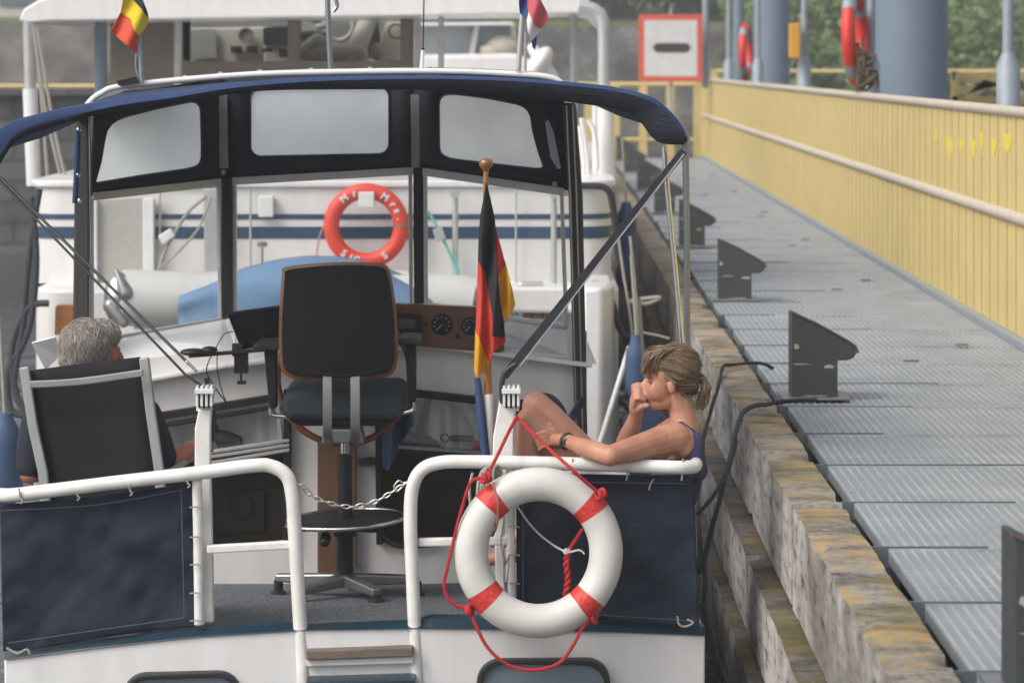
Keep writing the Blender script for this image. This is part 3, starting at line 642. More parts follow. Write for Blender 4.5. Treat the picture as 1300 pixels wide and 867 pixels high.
q = MB(); q.pp([(293,59),(307,59),(307,68),(293,68)], Dw+.84, .04); q.pp([(313,59),(327,59),(327,68),(313,68)], Dw+.84, .04); q.pp([(332,62),(346,61),(346,66),(332,67)], Dw+.7, .04); q.pp([(354,63),(367,63),(367,73),(354,73)], Dw+.7, .04); q.split('switch_panel', BLACK, bt)
q = MB(); q.torus(P(312,45,Dw+.83), (0,1,0), .052, .009, n=24, seg=8); q.lathe(P(312,45,Dw+.85), (0,-1,0), [(.05,0),(.05,.01)], 18); q.build('gauge', BEIGE, bt, True)
q = MB(); q.pp([(490,28),(512,27),(512,80),(478,80),(480,62)], Dw+.9, .2); q.build('helm_panel', CREAM, bt, bevel=.02)
q = MB(); q.torus(P(503,40,Dw+.85), (0,1,0), .055, .01, n=24, seg=8); q.build('gauge', mat('brown_leather', (.10,.06,.045), .6), bt, True)
q = MB(); q.cap(P(448,76,Dw+.6), P(467,26,Dw+.8), .085, .07); q.cap(P(395,70,Dw+.6), P(455,70,Dw+.6), .07, .08); q.cap(P(388,66,Dw+.6), P(404,52,Dw+.6), .07, .06); q.build('seat', CREAM, bt, True)
q = MB(); q.torus(P(430,32,Dw+.9), (.3,1,0), .12, .018, n=30, seg=8); q.build('steering_wheel', CREAM, bt, True)
q = MB(); q.ell(P(402,22,Dw+1), (.07,.06,.05)); q.ell(P(395,44,Dw+.9), (.12,.06,.03)); q.pp([(382,45),(418,45),(418,60),(382,58)], Dw+1.1, .05); q.pp([(468,30),(480,28),(486,72),(462,76)], Dw+1.1, .04); q.split('dark_gear', BLACK, bt, True)
q = MB(); q.ell(P(408,34,Dw+.85), (.05,.04,.025)); q.ell(P(478,66,Dw+.8), (.05,.05,.07)); q.split('cushion', mat('faded_pattern', (.42,.34,.31), .8, c2=(.2,.16,.16), ns=18), bt, True)
q = MB(); x0, x1 = P(150,0,Dw+1.2).x, P(520,0,Dw+1.2).x; q.box(x0, x1, Dw+.3, Dw+1.4, -.2, 1.5); q.build('cabin_base', BEIGE, bt)
# life ring on the yacht's transom
c = P(465, 287, D2-.16); rg = thing('life_ring', c, 'faded red life ring lettered Mr and Mrs on the white transom', 'life ring')
Rm, rm_ = .2255, .051
q = MB(); q.torus(c, (0,-1,0), Rm, rm_, n=56, flat=.9); q.build('ring', BUOYR, rg, True)
q = MB(); q.pp([(455,244),(475,244),(475,264),(455,264)], D2-.235, .075); q.build('holder', WHITE2, rg, bevel=.006)
q = MB(); 
for a0 in (R(2),): q.torus(c, (0,-1,0), Rm, rm_*1.03, a0-.035, a0+.035, 3, ref=(1,0,0), flat=.92)
q.build('band', STEELD, rg, True)
def ring_text(s, a_start, step, flip=False):
    a = a_start
    for ch in s:
        if ch != ' ':
            t = R(a); pos = c+Vector((math.cos(t)*Rm*1.0, -rm_*.93, math.sin(t)*Rm*1.0)); ang = t-math.pi/2+(math.pi if flip else 0)
            M = Matrix.Translation(pos) @ Matrix.Rotation(-ang, 4, 'Y') @ Matrix.Rotation(R(90), 4, 'X')
            text_mesh('letter', ch, .062, .003, M, PAPER, rg)
        a += step*({'M': 1.25, 'i': .75, '.': .7, 'I': .8, 'r': .85, 's': .95}.get(ch, 1))
ring_text('Mr', 128, -15); ring_text('Mrs.', 57, -14.5)
ring_text('SIG', 231, 13, True); ring_text('S', 303, 13, True)
q = MB(); q.tube(smooth(pts([(412,285),(406,300),(402,325),(404,345)], D2-.1), 5), .006, 6); tag(q.build('lanyard', mat('faded_pink_line', (.5,.28,.22), .8), None, True), 'thin faded pink line hanging beside the lettered life ring', 'line')
# brush and line hanging
q = MB(); q.tube(smooth(pts([(543,268),(556,290),(572,325),(586,362)], D2-.14), 5), .011, 6); q.tube(pts([(586,362),(580,335),(578,322)], D2-.14), .009, 6)
gl = thing('dish_brush', P(570,320,D2-.14), 'turquoise mooring line with grey pad hanging on the transom rail', 'line')
q.build('line', mat('turquoise_rope', (.16,.46,.43), .7), gl, True); q = MB(); q.pp([(549,292),(561,288),(566,303),(554,308)], D2-.17, .03); q.build('pad', mat('grey_pad', (.36,.37,.38), .8), gl, bevel=.004); gl.name = 'hanging_line'
# orange wood boards standing on the platform
q = MB(); q.pp([(664,404),(664,367),(668,363),(694,363),(699,368),(699,404)], D2-.72, .03); wd = thing('wooden_board', P(681,404,D2-.7), 'orange wooden board in chrome frame on the right of the yacht platform', 'board'); q.build('board', WOODO, wd, bevel=.004)
q = MB(); q.tube(smooth(pts([(660,404),(660,366),(664,361),(690,360)], D2-.75), 4), .013, 8); q.build('frame', CHROME, wd, True)
q = MB(); q.tube(smooth(pts([(675,404),(675,394),(682,386),(688,392),(689,404)], D2-.8), 5), .008, 6); q.build('cable', RUBBER, wd, True)
q = MB(); q.pp([(69,425),(70,390),(73,387),(93,387),(93,427)], D2-.7, .05); tag(q.build('wooden_board', WOODO, bevel=.006), 'orange wooden locker door at the far left of the yacht platform', 'board')
# dinghy with cover and outboard tube end
dg_ = thing('inflatable_dinghy', P(300, 400, 17.0), 'pale inflatable dinghy lying across the yacht platform', 'dinghy')
q = MB(); tb = smooth(pts([(148,380),(165,378),(205,380),(300,384),(420,386),(560,384),(600,388)], 17.05), 5); n = len(tb)
q.tube(tb, [.03 if i == 0 else min(.175, .06+.03*i) for i in range(n)], 22); q.build('tube', TUBEW, dg_, True)
q = MB(); q.tube(smooth(pts([(250,380),(400,372),(560,380)], 17.6), 5), .17, 16); q.build('tube', TUBEW, dg_, True)
q = MB(); q.box(P(170,0,17).x, P(590,0,17).x, 17.0, 17.6, P(0,418,17).z, P(0,406,17).z); q.build('floor', TUBEW, dg_)
q = MB(); q.ell(P(152,380,16.98), (.10,.10,.17)); q.build('tube_end', CHROME, dg_, True)
q = MB(); q.cap(P(148,345,16.93), P(160,372,16.9), .015, .05); q.cap(P(141,388,16.93), P(157,410,16.9), .05, .03); q.build('grey_patch', STEELD, dg_, True)
cv = []
m = MB(); nx, ny = 26, 12
def cov(u):
    k = [(233,372),(262,362),(300,346),(345,334),(385,329),(430,331),(480,342),(520,360),(548,378),(556,388)]
    t = u*(len(k)-1); i = min(int(t), len(k)-2); f = t-i; return (k[i][0]+(k[i+1][0]-k[i][0])*f, k[i][1]+(k[i+1][1]-k[i][1])*f)
for i in range(nx+1):
    x, y = cov(i/nx)
    for j in range(ny+1):
        v = j/ny; yy = y+(412-y)*max(0, (v-.35)/.65)**1.2; D = 17.35-.62*math.sin(min(v/.6, 1)*math.pi/2)
        p = P(x, y, 17.0); p2 = P(x, yy, 17.0); nn = .012*noise.noise((x*.05, v*4, 0))+.015*math.sin(v*9+x*.03)
        m.v.append(Vector((p2.x, D+nn, p2.z)))
m.f = [(i*(ny+1)+j, (i+1)*(ny+1)+j, (i+1)*(ny+1)+j+1, i*(ny+1)+j+1) for i in range(nx) for j in range(ny)]; m.m = [0]*len(m.f)
o = m.build('boat_cover', COVERB, None, True); o.modifiers.new('t', 'SOLIDIFY').thickness = .004; tag(o, 'light blue tarpaulin draped over the pale dinghy', 'cover')
# fenders between boats and quay
def fender(px, py, D, h, r, mt, lab):
    l = thing('fender', P(px, py, D), lab, 'fender', 'fenders along the hulls')
    p = P(px, py, D); q = MB(); q.lathe(p-Vector((0,0,h/2)), (0,0,1), [(.02,-.03),(r*.6,0),(r*.92,.04),(r,.1),(r,h-.1),(r*.92,h-.04),(r*.6,h),(.03,h+.05)], 18); q.build('body', mt, l, True)
    q = MB(); q.tube([p+Vector((0,0,h/2+.04)), p+Vector((-.03,.02,h/2+.5))], .008, 6); q.build('rope', ROPEG, l, True)
fender(795, 315, 19.5, .55, .075, FENDER, 'narrow dark navy fender between the yacht and the quay timbers')
fender(808, 470, 15.6, .30, .065, FENDERB, 'blue covered fender hanging behind the woman, nearer the quay')
fender(820, 568, 12.4, .34, .11, FENDERB, 'round blue fender low behind the woman\'s arm')
fender(6, 588, 12.6, .36, .085, FENDERB, 'blue fender at the far left edge beside the seated man')
# rigid rails and lines beside the yacht
q = MB()
for a in ([(785,300),(792,350),(800,400),(806,460)],[(800,420),(830,425),(850,430)],[(800,300),(806,360),(812,440)]): q.tube(smooth(pts(a, 17.2), 5), .009, 7)
q.tube(smooth(pts([(800,384),(815,380),(838,378),(820,386),(806,382),(800,384)], 17.6), 5), .014, 7)
tag(q.build('mooring_rope', ROPEG, None, True), 'pale grey mooring lines slung between the yacht and the timbers', 'rope')
q = MB()
for a in ([(50,240),(36,330),(28,420),(18,480),(22,500)],[(40,250),(46,330),(40,400),(28,440),(10,470),(14,520),(40,528)],[(62,385),(40,388),(24,410),(14,450),(20,500),(38,530)]): q.tube(smooth(pts(a, 17.2), 6), .022, 8)
tag(q.build('hanging_rope', mat('dark_slack_rope', (.05,.055,.065), .9), None, True), 'dark slack ropes hanging at the left corner of the yacht', 'rope')
# moulded white side step of the yacht reaching back on the right
q = MB(); loft(q, [[Vector((P(x,0,16.9).x, P(x,0,16.9).y+dy, 0)) for x, dy in ((738,0),(764,0),(778,.15),(790,.5),(790,1),(738,1))], [Vector((P(x,0,16.9).x, P(x,0,16.9).y+dy, 0)) for x, dy in ((738,0),(764,0),(774,.15),(782,.5),(782,1),(738,1))]], [-1.4, P(0,365,16.9).z]); q.build('stern_side', WHITE, bt, True, bevel=.03)
# ------------------------------------------------------------ third boat
b3 = thing('cabin_cruiser', P(590, 100, 32), 'white cabin cruiser far ahead with large sloping windscreen', 'boat'); D3 = 32
q = MB(); q.pp([(520,70),(655,68),(680,80),(690,100),(690,190),(520,190)], D3, 4); q.build('hull', WHITE2, b3, bevel=.05)
q = MB(); q.pp([(520,29),(650,28),(652,32),(520,33)], D3+.2, 1.5); q.build('roof', WHITE, b3)
q = MB(); q.pp([(528,33),(648,32),(654,70),(524,70)], D3+.6, .03); q.build('windscreen', mat('pale_windscreen', (.33,.38,.42), .1, c2=(.42,.46,.5), ns=2), b3)
for x in ((527,30,524,72),(606,32,598,72),(650,30,656,70)):
    q = MB(); q.bar(P(x[0],x[1],D3+.5), P(x[2],x[3],D3+.5), .06, .06); q.build('window_post', WHITE, b3)
q = MB(); q.ell(P(640,58,D3+.4), (.2,.1,.12)); q.ell(P(625,64,D3+.4), (.15,.1,.08)); q.build('cushion', CREAM, b3, True)
q = MB(); q.ell(P(685,80,30), (.11,.3,.2), Matrix.Rotation(R(35),3,'Y')); q.cap(P(676,62,30), P(700,98,30), .06, .08); tag(q.build('outboard_engine', WHITE2, None, True), 'small white outboard engine between canopy pole and flag', 'engine')
# ------------------------------------------------------------ near cruiser
def clampi(x, l):
    for (x0, y0), (x1, y1) in zip(l, l[1:]):
        if x <= x1: 
            t = max(0, min(1, (x-x0)/(x1-x0))); return y0+(y1-y0)*t
    return l[-1][1]
nb = thing('motor_cruiser', P(450, 1000, 11.5), 'white cabin cruiser in front with blue awning and open aft deck where two people sit', 'boat')
DT = 10.08
topl = [(5,837),(120,822),(246,808),(388,799),(530,797),(700,799),(895,806)]
def transom_D(x): return DT-.10*(1-((x-450)/450)**2)
q = MB(); pl = [(x, y) for x, y in topl]; nn = 36
xs_ = [5+(890)*i/nn for i in range(nn+1)]
fr = [P(x, clampi(x, topl), transom_D(x)) for x in xs_]; rows_ = []
for zf in (0, .25, .6, 1): rows_.append([Vector((p.x, p.y+.05*zf, p.z+( -1.72-p.z)*zf)) for p in fr])
vs = [p for r_ in rows_ for p in r_]+[Vector((p.x, p.y+.06, p.z)) for r_ in rows_ for p in r_]; N = nn+1; o_ = len(rows_)*N
fs = [(j*N+i, j*N+i+1, (j+1)*N+i+1, (j+1)*N+i) for j in range(3) for i in range(nn)]; fs += [tuple(k+o_ for k in f_) for f_ in fs]
fs += [(i, i+1, o_+i+1, o_+i) for i in range(nn)]+[(j*N+e, (j+1)*N+e, o_+(j+1)*N+e, o_+j*N+e) for j in range(3) for e in (0, nn)]
q.add(vs, fs)
# sides and bow
XL = [(10.1,-1.97),(11.2,-2.12),(12.6,-2.2),(14,-2.0),(15.4,-1.5),(16.3,-.95)]; XR = [(10.1,.590),(11.2,.58),(12.6,.46),(14,.22),(15.4,-.2),(16.3,-.75)]
for side, L_ in ((0, XL), (1, XR)):
    s = .05 if side == 0 else -.05; vs = []; fs = []
    zt = [-.585 if side == 0 else -.495, -.50, -.42, -.3, -.2, -.12]
    for (y, x), z in zip(L_, zt): vs += [(x,y,z),(x+s,y,z),(x+s*3,y,-1.72),(x+s*2,y,-1.72)]
    for i in range(5): fs += [(4*i+k, 4*i+(k+1) % 4, 4*i+4+(k+1) % 4, 4*i+4+k) for k in range(4)]
    q.add(vs, fs)
q.build('hull', WHITE, nb, True, bevel=.008)
q = MB(); vs = []; 
for (y, a), (_, b_), z in zip(XL[2:], XR[2:], [-.43,-.31,-.21,-.13]): vs += [(a+.03,y,z),((a+b_)/2,y,z+.05),(b_-.03,y,z)]
q.add(vs, [(3*i+k, 3*i+k+1, 3*i+4+k, 3*i+3+k) for i in range(3) for k in range(2)]); q.build('foredeck', WHITE2, nb)
# blue toe rail band along the stern
q = MB(); lo = [(x, clampi(x, topl)) for x in xs_]; hi_ = [(5,822),(60,817),(140,809),(246,798),(300,795),(374,791),(376,797),(390,796),(528,790),(530,785),(540,783),(700,787),(885,793),(895,796)]
vs = []; fs = []
for i, x in enumerate(xs_):
    D = transom_D(x); a = P(x, clampi(x, topl)+.5, D-.012); b_ = P(x, clampi(x, hi_), D+.03); vs += [a, b_, b_+Vector((0,.07,0)), a+Vector((0,.1,-.02))]
for i in range(nn): fs += [(4*i+k, 4*i+(k+1) % 4, 4*i+4+(k+1) % 4, 4*i+4+k) for k in range(4)]
fs += [(0,1,2,3), tuple(4*nn+k for k in (3,2,1,0))]; q.add(vs, fs); q.build('toe_rail', TEAL, nb, bevel=.004)
def zdeck(D): return -.545-(D-10.2)*.0915
q = MB(); q.add([(-2.0,10.1,zdeck(10.1)),(.56,10.1,zdeck(10.1)),(.47,12.6,zdeck(12.6)),(-2.15,12.6,zdeck(12.6))], [(0,1,2,3)]); q.build('deck_carpet', CARPET, nb)
# transom step between the boarding rails
q = MB(); q.pp([(389,826),(524,821),(524,833),(389,838)], DT-.14, .09); q.build('step', mat('weathered_teak', (.16,.13,.105), .7, c2=(.10,.085,.07), ns=5, stretch=(2,2,14)), nb, bevel=.004)
q = MB(); q.pp([(389,838),(524,833),(524,841),(389,845)], DT-.12, .06); q.build('step_edge', WHITE2, nb)
q = MB(); q.pp([(388,866),(526,862),(526,880),(388,884)], DT-.2, .16); q.build('step', TEAL, nb, bevel=.004)
# portholes
def rrect(x0, y0, x1, y1, r, n=6, sk=0):
    o = []
    for cx, cy, a0 in ((x1-r, y0+r, -90), (x1-r, y1-r, 0), (x0+r, y1-r, 90), (x0+r, y0+r, 180)):
        for k in range(n+1): a = R(a0+90*k/n); o.append((cx+r*math.cos(a), cy+r*math.sin(a)+sk*((cx+r*math.cos(a))-x0)))
    return o
def scale_poly(p, f):
    cx = sum(a for a, b in p)/len(p); cy = sum(b for a, b in p)/len(p); return [(cx+(a-cx)*f[0], cy+(b-cy)*f[1]) for a, b in p]
for x0, y0, x1, y1, sk in ((153,857,306,945,-.04),(605,836,775,925,.01)):
    o_ = rrect(x0, y0, x1, y1, 30, sk=sk); D = transom_D((x0+x1)/2)-.03
    q = MB(); a = pts(o_, D); b_ = pts(scale_poly(o_, (.91,.84)), D); n = len(a)
    th = Vector((0,.06,0)); q.add(a+b_+[p+th for p in a]+[p+th for p in b_], [(i,(i+1)%n,n+(i+1)%n,n+i) for i in range(n)]+[(i,(i+1)%n,2*n+(i+1)%n,2*n+i) for i in range(n)]+[(n+i,n+(i+1)%n,3*n+(i+1)%n,3*n+i) for i in range(n)])
    f_ = q.build('window_frame', RUBBER, nb, bevel=.006); q = MB(); q.pp(scale_poly(o_, (.915,.85)), D+.018, .004); q.build('pane', TGLASS, f_)
# stern rails
DR = 10.0
RT = .0275
def ztube(name, p, r, mt, parent=nb, k=7): q = MB(); q.tube(smooth(p, k), r, 14); return q.build(name, mt, parent, True)
ztube('stern_rail', pts([(-40,560,11.2),(-22,610,10.25),(0,628,10.05),(60,623),(150,612),(245,601),(320,591),(345,592),(364,604),(371,628),(374,670),(379,760),(384,840),(388,930)], DR), RT*.93, WPAINT)
ztube('stern_rail', pts([(885,560,11.1),(884,586,10.2),(872,593),(800,591),(700,588),(600,586),(560,587),(536,596),(524,618),(521,660),(524,740),(528,830),(532,930)], DR), RT*.9, WPAINT)
for p, r in (([(263,697),(371,691)], .016), ([(531,688),(645,686)], .016)):
    q = MB(); q.bar(P(*p[0], DR+.02), P(*p[1], DR+.02), .03, .03); q.build('cross_rail', WPAINT, nb, bevel=.006)
ztube('rail_post', pts([(250,606),(252,700),(253,792)], DR+.02), .0185, WPAINT)
ztube('rail_post', pts([(648,590),(648,680),(649,757),(649,800)], DR+.02), .0165, WPAINT)
for poly in ([(247,545),(252,520),(268,520),(267,545),(267,590),(271,790),(256,791),(247,600)], [(626,555),(634,508),(655,508),(652,545),(652,600),(640,640),(641,770),(630,770),(625,590)]):
    q = MB(); q.pp(poly, DR+.09, .045); q.build('awning_post', WPAINT, nb, bevel=.006)
for x in (259, 649):   # block fittings
    q = MB()
    for k in (-9, -3, 3, 9): q.pp([(x+k-1.6,490),(x+k+1.6,490),(x+k+1.6,516),(x+k-1.6,516)], DR+.06, .06)
    q.pp([(x-12,494),(x+12,494),(x+12,500),(x-12,500)], DR+.05, .08); q.pp([(x-10,506),(x+10,506),(x+10,522),(x-10,522)], DR+.1, .03)
    bl_ = q.build('pulley_block', WHITE, nb, bevel=.002)
    q = MB()
    for k in (-6, 0, 6): q.pp([(x+k-1.2,499),(x+k+1.2,499),(x+k+1.2,518),(x+k-1.2,518)], DR+.07, .03)
    q.build('sheave', RUBBER, bl_)
# weather cloths laced to the rail
def cloth(poly, seed):
    f = lambda x, y: DR+.04+.006*math.sin(x*.045+y*.03+seed)+.020*noise.noise((x*.008+y*.004, y*.022-x*.009, seed))+.008*noise.noise((x*.03, y*.035+x*.02, seed+5))
    o = sheet('weather_cloth', poly, f, NAVY, nb, 5, 2); return o
cl = cloth([(0,641),(120,630),(244,613),(245,700),(247,795),(200,799),(120,810),(40,824),(4,826),(2,740)], 1)
cl2 = cloth([(655,600),(760,602),(880,604),(884,700),(888,796),(770,786),(656,778)], 4)
STITCH = mat('grey_stitching', (.075,.095,.14), .9)
q = MB(); q.tube(smooth(pts([(2,648),(120,641),(230,622)], DR+.018), 8), .0018, 5); q.tube(pts([(230,622),(232,700),(234,784)], DR+.018), .0018, 5); q.tube(pts([(234,784),(120,800),(10,816)], DR+.018), .0018, 5); q.split('stitching', STITCH, cl)
q = MB(); q.tube(pts([(664,611),(875,614)], DR+.018), .0018, 5); q.tube(pts([(664,774),(880,788)], DR+.018), .0018, 5); q.tube(pts([(664,611),(664,774)], DR+.018), .0018, 5); q.split('stitching', STITCH, cl2)
q = MB()
for x, y in ((26,630),(98,626),(165,620),(238,610)): q.tube(smooth(pts([(x-2,y-10),(x,y+2),(x+3,y+6),(x,y+9)], DR-.02), 4), .0035, 6)
for y in (644,682,717,753,788): q.tube(pts([(241,y),(250,y-1),(256,y)], DR-.01), .003, 6)
for x in (726,796,866): q.tube(smooth(pts([(x+1,582),(x,604),(x-1,610)], DR-.02), 4), .0035, 6)
for y in (668,704,740): q.tube(pts([(646,y),(654,y),(660,y+1)], DR-.01), .003, 6)
q.tube(smooth(pts([(830,608),(826,614),(824,622)], DR-.0), 4), .003, 6); q.tube(smooth(pts([(860,782),(862,792),(870,795),(880,790),(872,786)], DR-.0), 4), .004, 6)
q.tube(smooth(pts([(8,822),(22,829),(34,824),(38,830)], DR-.0), 4), .005, 6)
q.split('cloth_tie', ROPEG, nb, True)
# chain between rails
q = MB(); ch = smooth([P(381,616,DR), P(398,630,DR), P(420,639,DR), P(445,643,DR), P(475,637,DR), P(497,625,DR), P(517,612,DR)], 10)
acc = 0; last = ch[0]; k = 0; nxt = .006
for a, b_ in zip(ch, ch[1:]):
    L_ = (b_-a).length; d = (b_-a).normalized()
    while nxt <= acc+L_:
        p = a+d*(nxt-acc); ax = Vector((0,1,0)) if k % 2 else d.cross(Vector((0,1,0)))
        ax = ax.normalized(); sd_ = d.cross(ax).normalized(); lp = []
        for i in range(14):
            t = 2*math.pi*i/14; lp.append(p+d*(.017*math.cos(t))+sd_*(.0065*math.sin(t)))
        q.tube(lp, .0028, 6, closed=True); nxt += .026; k += 1
    acc += L_
q.tube(smooth(pts([(378,616),(384,615),(390,619),(396,628),(391,628),(384,618)], DR), 4), .003, 6); q.tube(pts([(521,612),(512,613)], DR), .005, 6); q.tube(smooth(pts([(512,613),(506,610),(500,618),(504,624),(511,616)], DR), 4), .003, 6)
q.build('chain', mat('tarnished_chain', (.42,.41,.37), .35, .8), nb, True)
# ---------------- cabin bulkhead
DB = 12.25
q = MB()
for poly in ([(95,470),(285,440),(527,425),(745,455),(745,512),(620,503),(527,494),(365,494),(340,503),(198,526),(95,540)], [(365,494),(480,494),(480,742),(365,748)], [(95,712),(270,697),(365,687),(365,750),(95,768)], [(480,688),(500,694),(620,690),(745,690),(745,736),(480,742)], [(95,540),(198,526),(198,700),(95,712)], [(620,503),(745,512),(745,690),(620,690)]):
    q.pp(poly, DB, .05)
wall = q.build('bulkhead', WHITE2, nb)
def Dw(x): return 12.3+(x-113)/172*.7 if x < 285 else (13.0 if x < 527 else 13.0-(x-527)/195*.7)
q = MB(); up_ = [(95,439),(150,428),(285,404),(298,398),(527,388),(540,386),(720,416),(745,420)]; lo_ = [(95,470),(150,462),(285,440),(298,439),(527,425),(540,426),(720,451),(745,455)]
vs = [P(x, y, max(Dw(x), 12.26)) for x, y in up_]+[P(x, y, DB) for x, y in lo_]; n = len(up_)
q.add(vs, [(i, i+1, n+i+1, n+i) for i in range(n-1)]); q.build('coaming', WHITE, nb)
q = MB(); q.bar(P(540,437,DB-.03), P(752,463,DB-.06), .02, .10); q.bar(P(95,498,DB-.03), P(290,463,DB-.03), .02, .10); q.bar(P(290,463,DB-.03), P(540,437,DB-.03), .02, .10); q.build('coaming_lip', WHITE, nb, bevel=.006)
q = MB(); q.pp([(744,430),(757,462),(744,461)], DB-.08, .05); q.build('coaming_lip', WHITE, nb)
q = MB(); q.pp([(403,556),(452,556),(452,742),(403,744)], DB-.05, .05); q.build('wood_post', mat('dull_brown_wood', (.15,.075,.042), .5, c2=(.10,.05,.028), ns=7, stretch=(8,8,1)), nb, bevel=.004)
q = MB()
for a, b_, w_ in [((195,529),(345,505),9),((200,541),(340,518),5),((527,499),(622,510),9),((620,505),(624,568),10),((365,494),(365,690),9),((480,494),(482,690),8),((198,526),(198,700),6)]: q.bar(P(*a, DB-.02), P(*b_, DB-.02), w_/FPX*DB, .05)
q.split('window_trim', BLACK, nb, bevel=.003)
q = MB()
for a, b_ in [((262,574),(368,558)),((262,580),(368,564)),((262,588),(368,570))]: q.bar(P(*a, DB-.03), P(*b_, DB-.03), .014, .05)
q.bar(P(352,500,DB-.02), P(358,565,DB-.02), .016, .05)
q.build('window_sill', ALU, nb, bevel=.002)
q = MB(); q.bar(P(500,566,DB-.03), P(624,575,DB-.03), .012, .05); q.build('window_sill', STEELD, nb)
w1 = MB(); w1.pp([(200,530),(345,508),(356,560),(262,575),(200,584)], DB+.02, .004); wo = w1.build('cabin_window', PANE, nb)
w1 = MB(); w1.pp([(482,498),(620,504),(622,573),(482,566)], DB+.02, .004); wo2 = w1.build('cabin_window', PANE, nb)
CUR = mat('pale_curtain', (.84,.84,.81), .9, c2=(.72,.72,.70), ns=4)
def curtain(x0, x1, y0, y1, y0b, y1b, par):
    q = MB(); n = 60; vs = []
    for i in range(n+1):
        x = x0+(x1-x0)*i/n; D = DB+.12+.012*math.sin(i*.9); t = i/n; vs += [P(x, y0+(y0b-y0)*t, D), P(x, y1+(y1b-y1)*t, D)]
    q.add(vs, [(2*i, 2*i+1, 2*i+3, 2*i+2) for i in range(n)]); q.build('curtain', CUR, par, True)
curtain(185, 372, 515, 590, 490, 566, wo); curtain(476, 640, 488, 566, 495, 575, wo2)
q = MB(); q.pp([(185,560),(372,545),(372,720),(185,740)], DB+.32, .03); q.pp([(470,556),(640,562),(640,720),(470,720)], DB+.32, .03); q.split('interior_panel', DARKW, nb)
q = MB(); q.pp([(185,588),(370,570),(370,578),(185,598)], DB+.1, .2); q.pp([(476,567),(640,574),(640,582),(476,575)], DB+.1, .2); q.split('interior_shelf', DARKW, nb)
q = MB(); q.torus(P(305,642,DB+.28), (0,-1,0), .055, .004, n=24, seg=8); q.build('porthole_ring', BLACK, nb, True)
q = MB(); q.pp([(275,628),(335,622),(336,672),(276,678)], DB+.30, .02); q.pp([(345,620),(360,618),(360,680),(345,682)], DB+.26, .04); q.split('cupboard_door', DARKW, nb)
q = MB(); q.tube(smooth(pts([(505,506),(560,506),(585,515),(600,535),(607,560),(610,575)], DB+.1), 6), .022, 10); q.build('inner_arch', WHITE, nb, True)
q = MB(); q.bar(P(545,503,DB+.08), P(533,550,DB+.08), .03, .03); q.cap(P(515,556,DB+.1), P(530,562,DB+.1), .04, .035); q.cap(P(533,545,DB+.08), P(536,562,DB+.08), .025, .02); q.cap(P(543,560,DB+.08), P(553,566,DB+.08), .022, .022)
q.cap(P(232,580,DB+.08), P(262,545,DB+.1), .012, .012); q.cap(P(282,555,DB+.06), P(300,560,DB+.06), .035, .03); q.cap(P(270,540,DB+.06), P(284,572,DB+.06), .02, .02); q.cap(P(575,556,DB+.08), P(598,557,DB+.08), .014, .014); q.torus(P(565,556,DB+.08), (0,1,.3), .018, .004, n=16, seg=6)
q.split('deck_gear', mat('grey_green_gear', (.06,.075,.08), .5), nb, True)
q = MB(); q.pp([(600,558),(622,560),(622,572),(600,571)], DB+.07, .03); q.build('red_box', RED, nb)
q = MB(); q.tube(smooth(pts([(480,640),(483,672),(492,686),(512,693),(560,690)], DB-.03), 6), .012, 8); q.build('door_seal', RUBBER, nb, True)
q = MB(); q.pp([(455,583),(470,580),(478,582),(478,590),(456,592)], DB-.06, .03); q.build('door_handle', RUBBER, nb, bevel=.004)
# dashboard
q = MB(); q.pp([(340,390),(505,386),(630,391),(640,395),(640,446),(632,448),(505,438),(340,440)], DB-.10, .08); dbd = q.build('dashboard', MAHOG, nb, bevel=.008)
q = MB(); q.pp([(500,398),(535,399),(536,429),(500,428)], DB-.115, .02); q.build('instrument_cluster', BLACK, dbd, bevel=.004)
q = MB(); q.pp([(506,404),(527,405),(527,417),(506,416)], DB-.120, .006); q.build('display', mat('lcd_grey', (.10,.105,.095), .2), dbd)
for x, y, r in ((561,412,13.5),(597,414,11.5)):
    p = P(x, y, DB-.10); q = MB(); q.lathe(p, (0,-1,0), [(r/286,0),(r/286,.014),(r/286*.88,.016),(r/286*.86,.008)], 28); g_ = q.build('gauge', BLACK, dbd, True)
    q = MB()
    for k in range(9): a = R(225-33.75*k); q.bar(p+Vector((math.cos(a)*r/286*.62,-.012,math.sin(a)*r/286*.62)), p+Vector((math.cos(a)*r/286*.78,-.012,math.sin(a)*r/286*.78)), .002, .002)
    q.bar(p+Vector((0,-.013,0)), p+Vector((-.018,-.013,-.018)), .002, .002); q.build('gauge_marks', PAPER, g_)
q = MB(); 
for x, y in ((581,427),(541,411),(616,430)): q.lathe(P(x,y,DB-.1), (0,-1,0), [(.011,0),(.011,.012)], 14)
q.split('knob', BLACK, dbd, True)
# steering wheel
q = MB(); wc = P(437, 478, DB-.28); q.torus(wc, (0,-1,.18), .29, .015, n=60, seg=10)
for k in range(3):
    a = R(90+120*k); e = wc+Vector((math.cos(a)*.28,0,math.sin(a)*.28)); q.tube([wc, e], .012, 8)
sw = q.build('steering_wheel', mat('red_brown_wood', (.17,.045,.02), .3, coat=.3), nb, True)
q = MB(); q.lathe(wc+Vector((0,.22,0)), (0,-1,.18), [(.05,0),(.04,.2),(.06,.21),(.055,.24)], 20); q.build('hub', BLACK, sw, True)
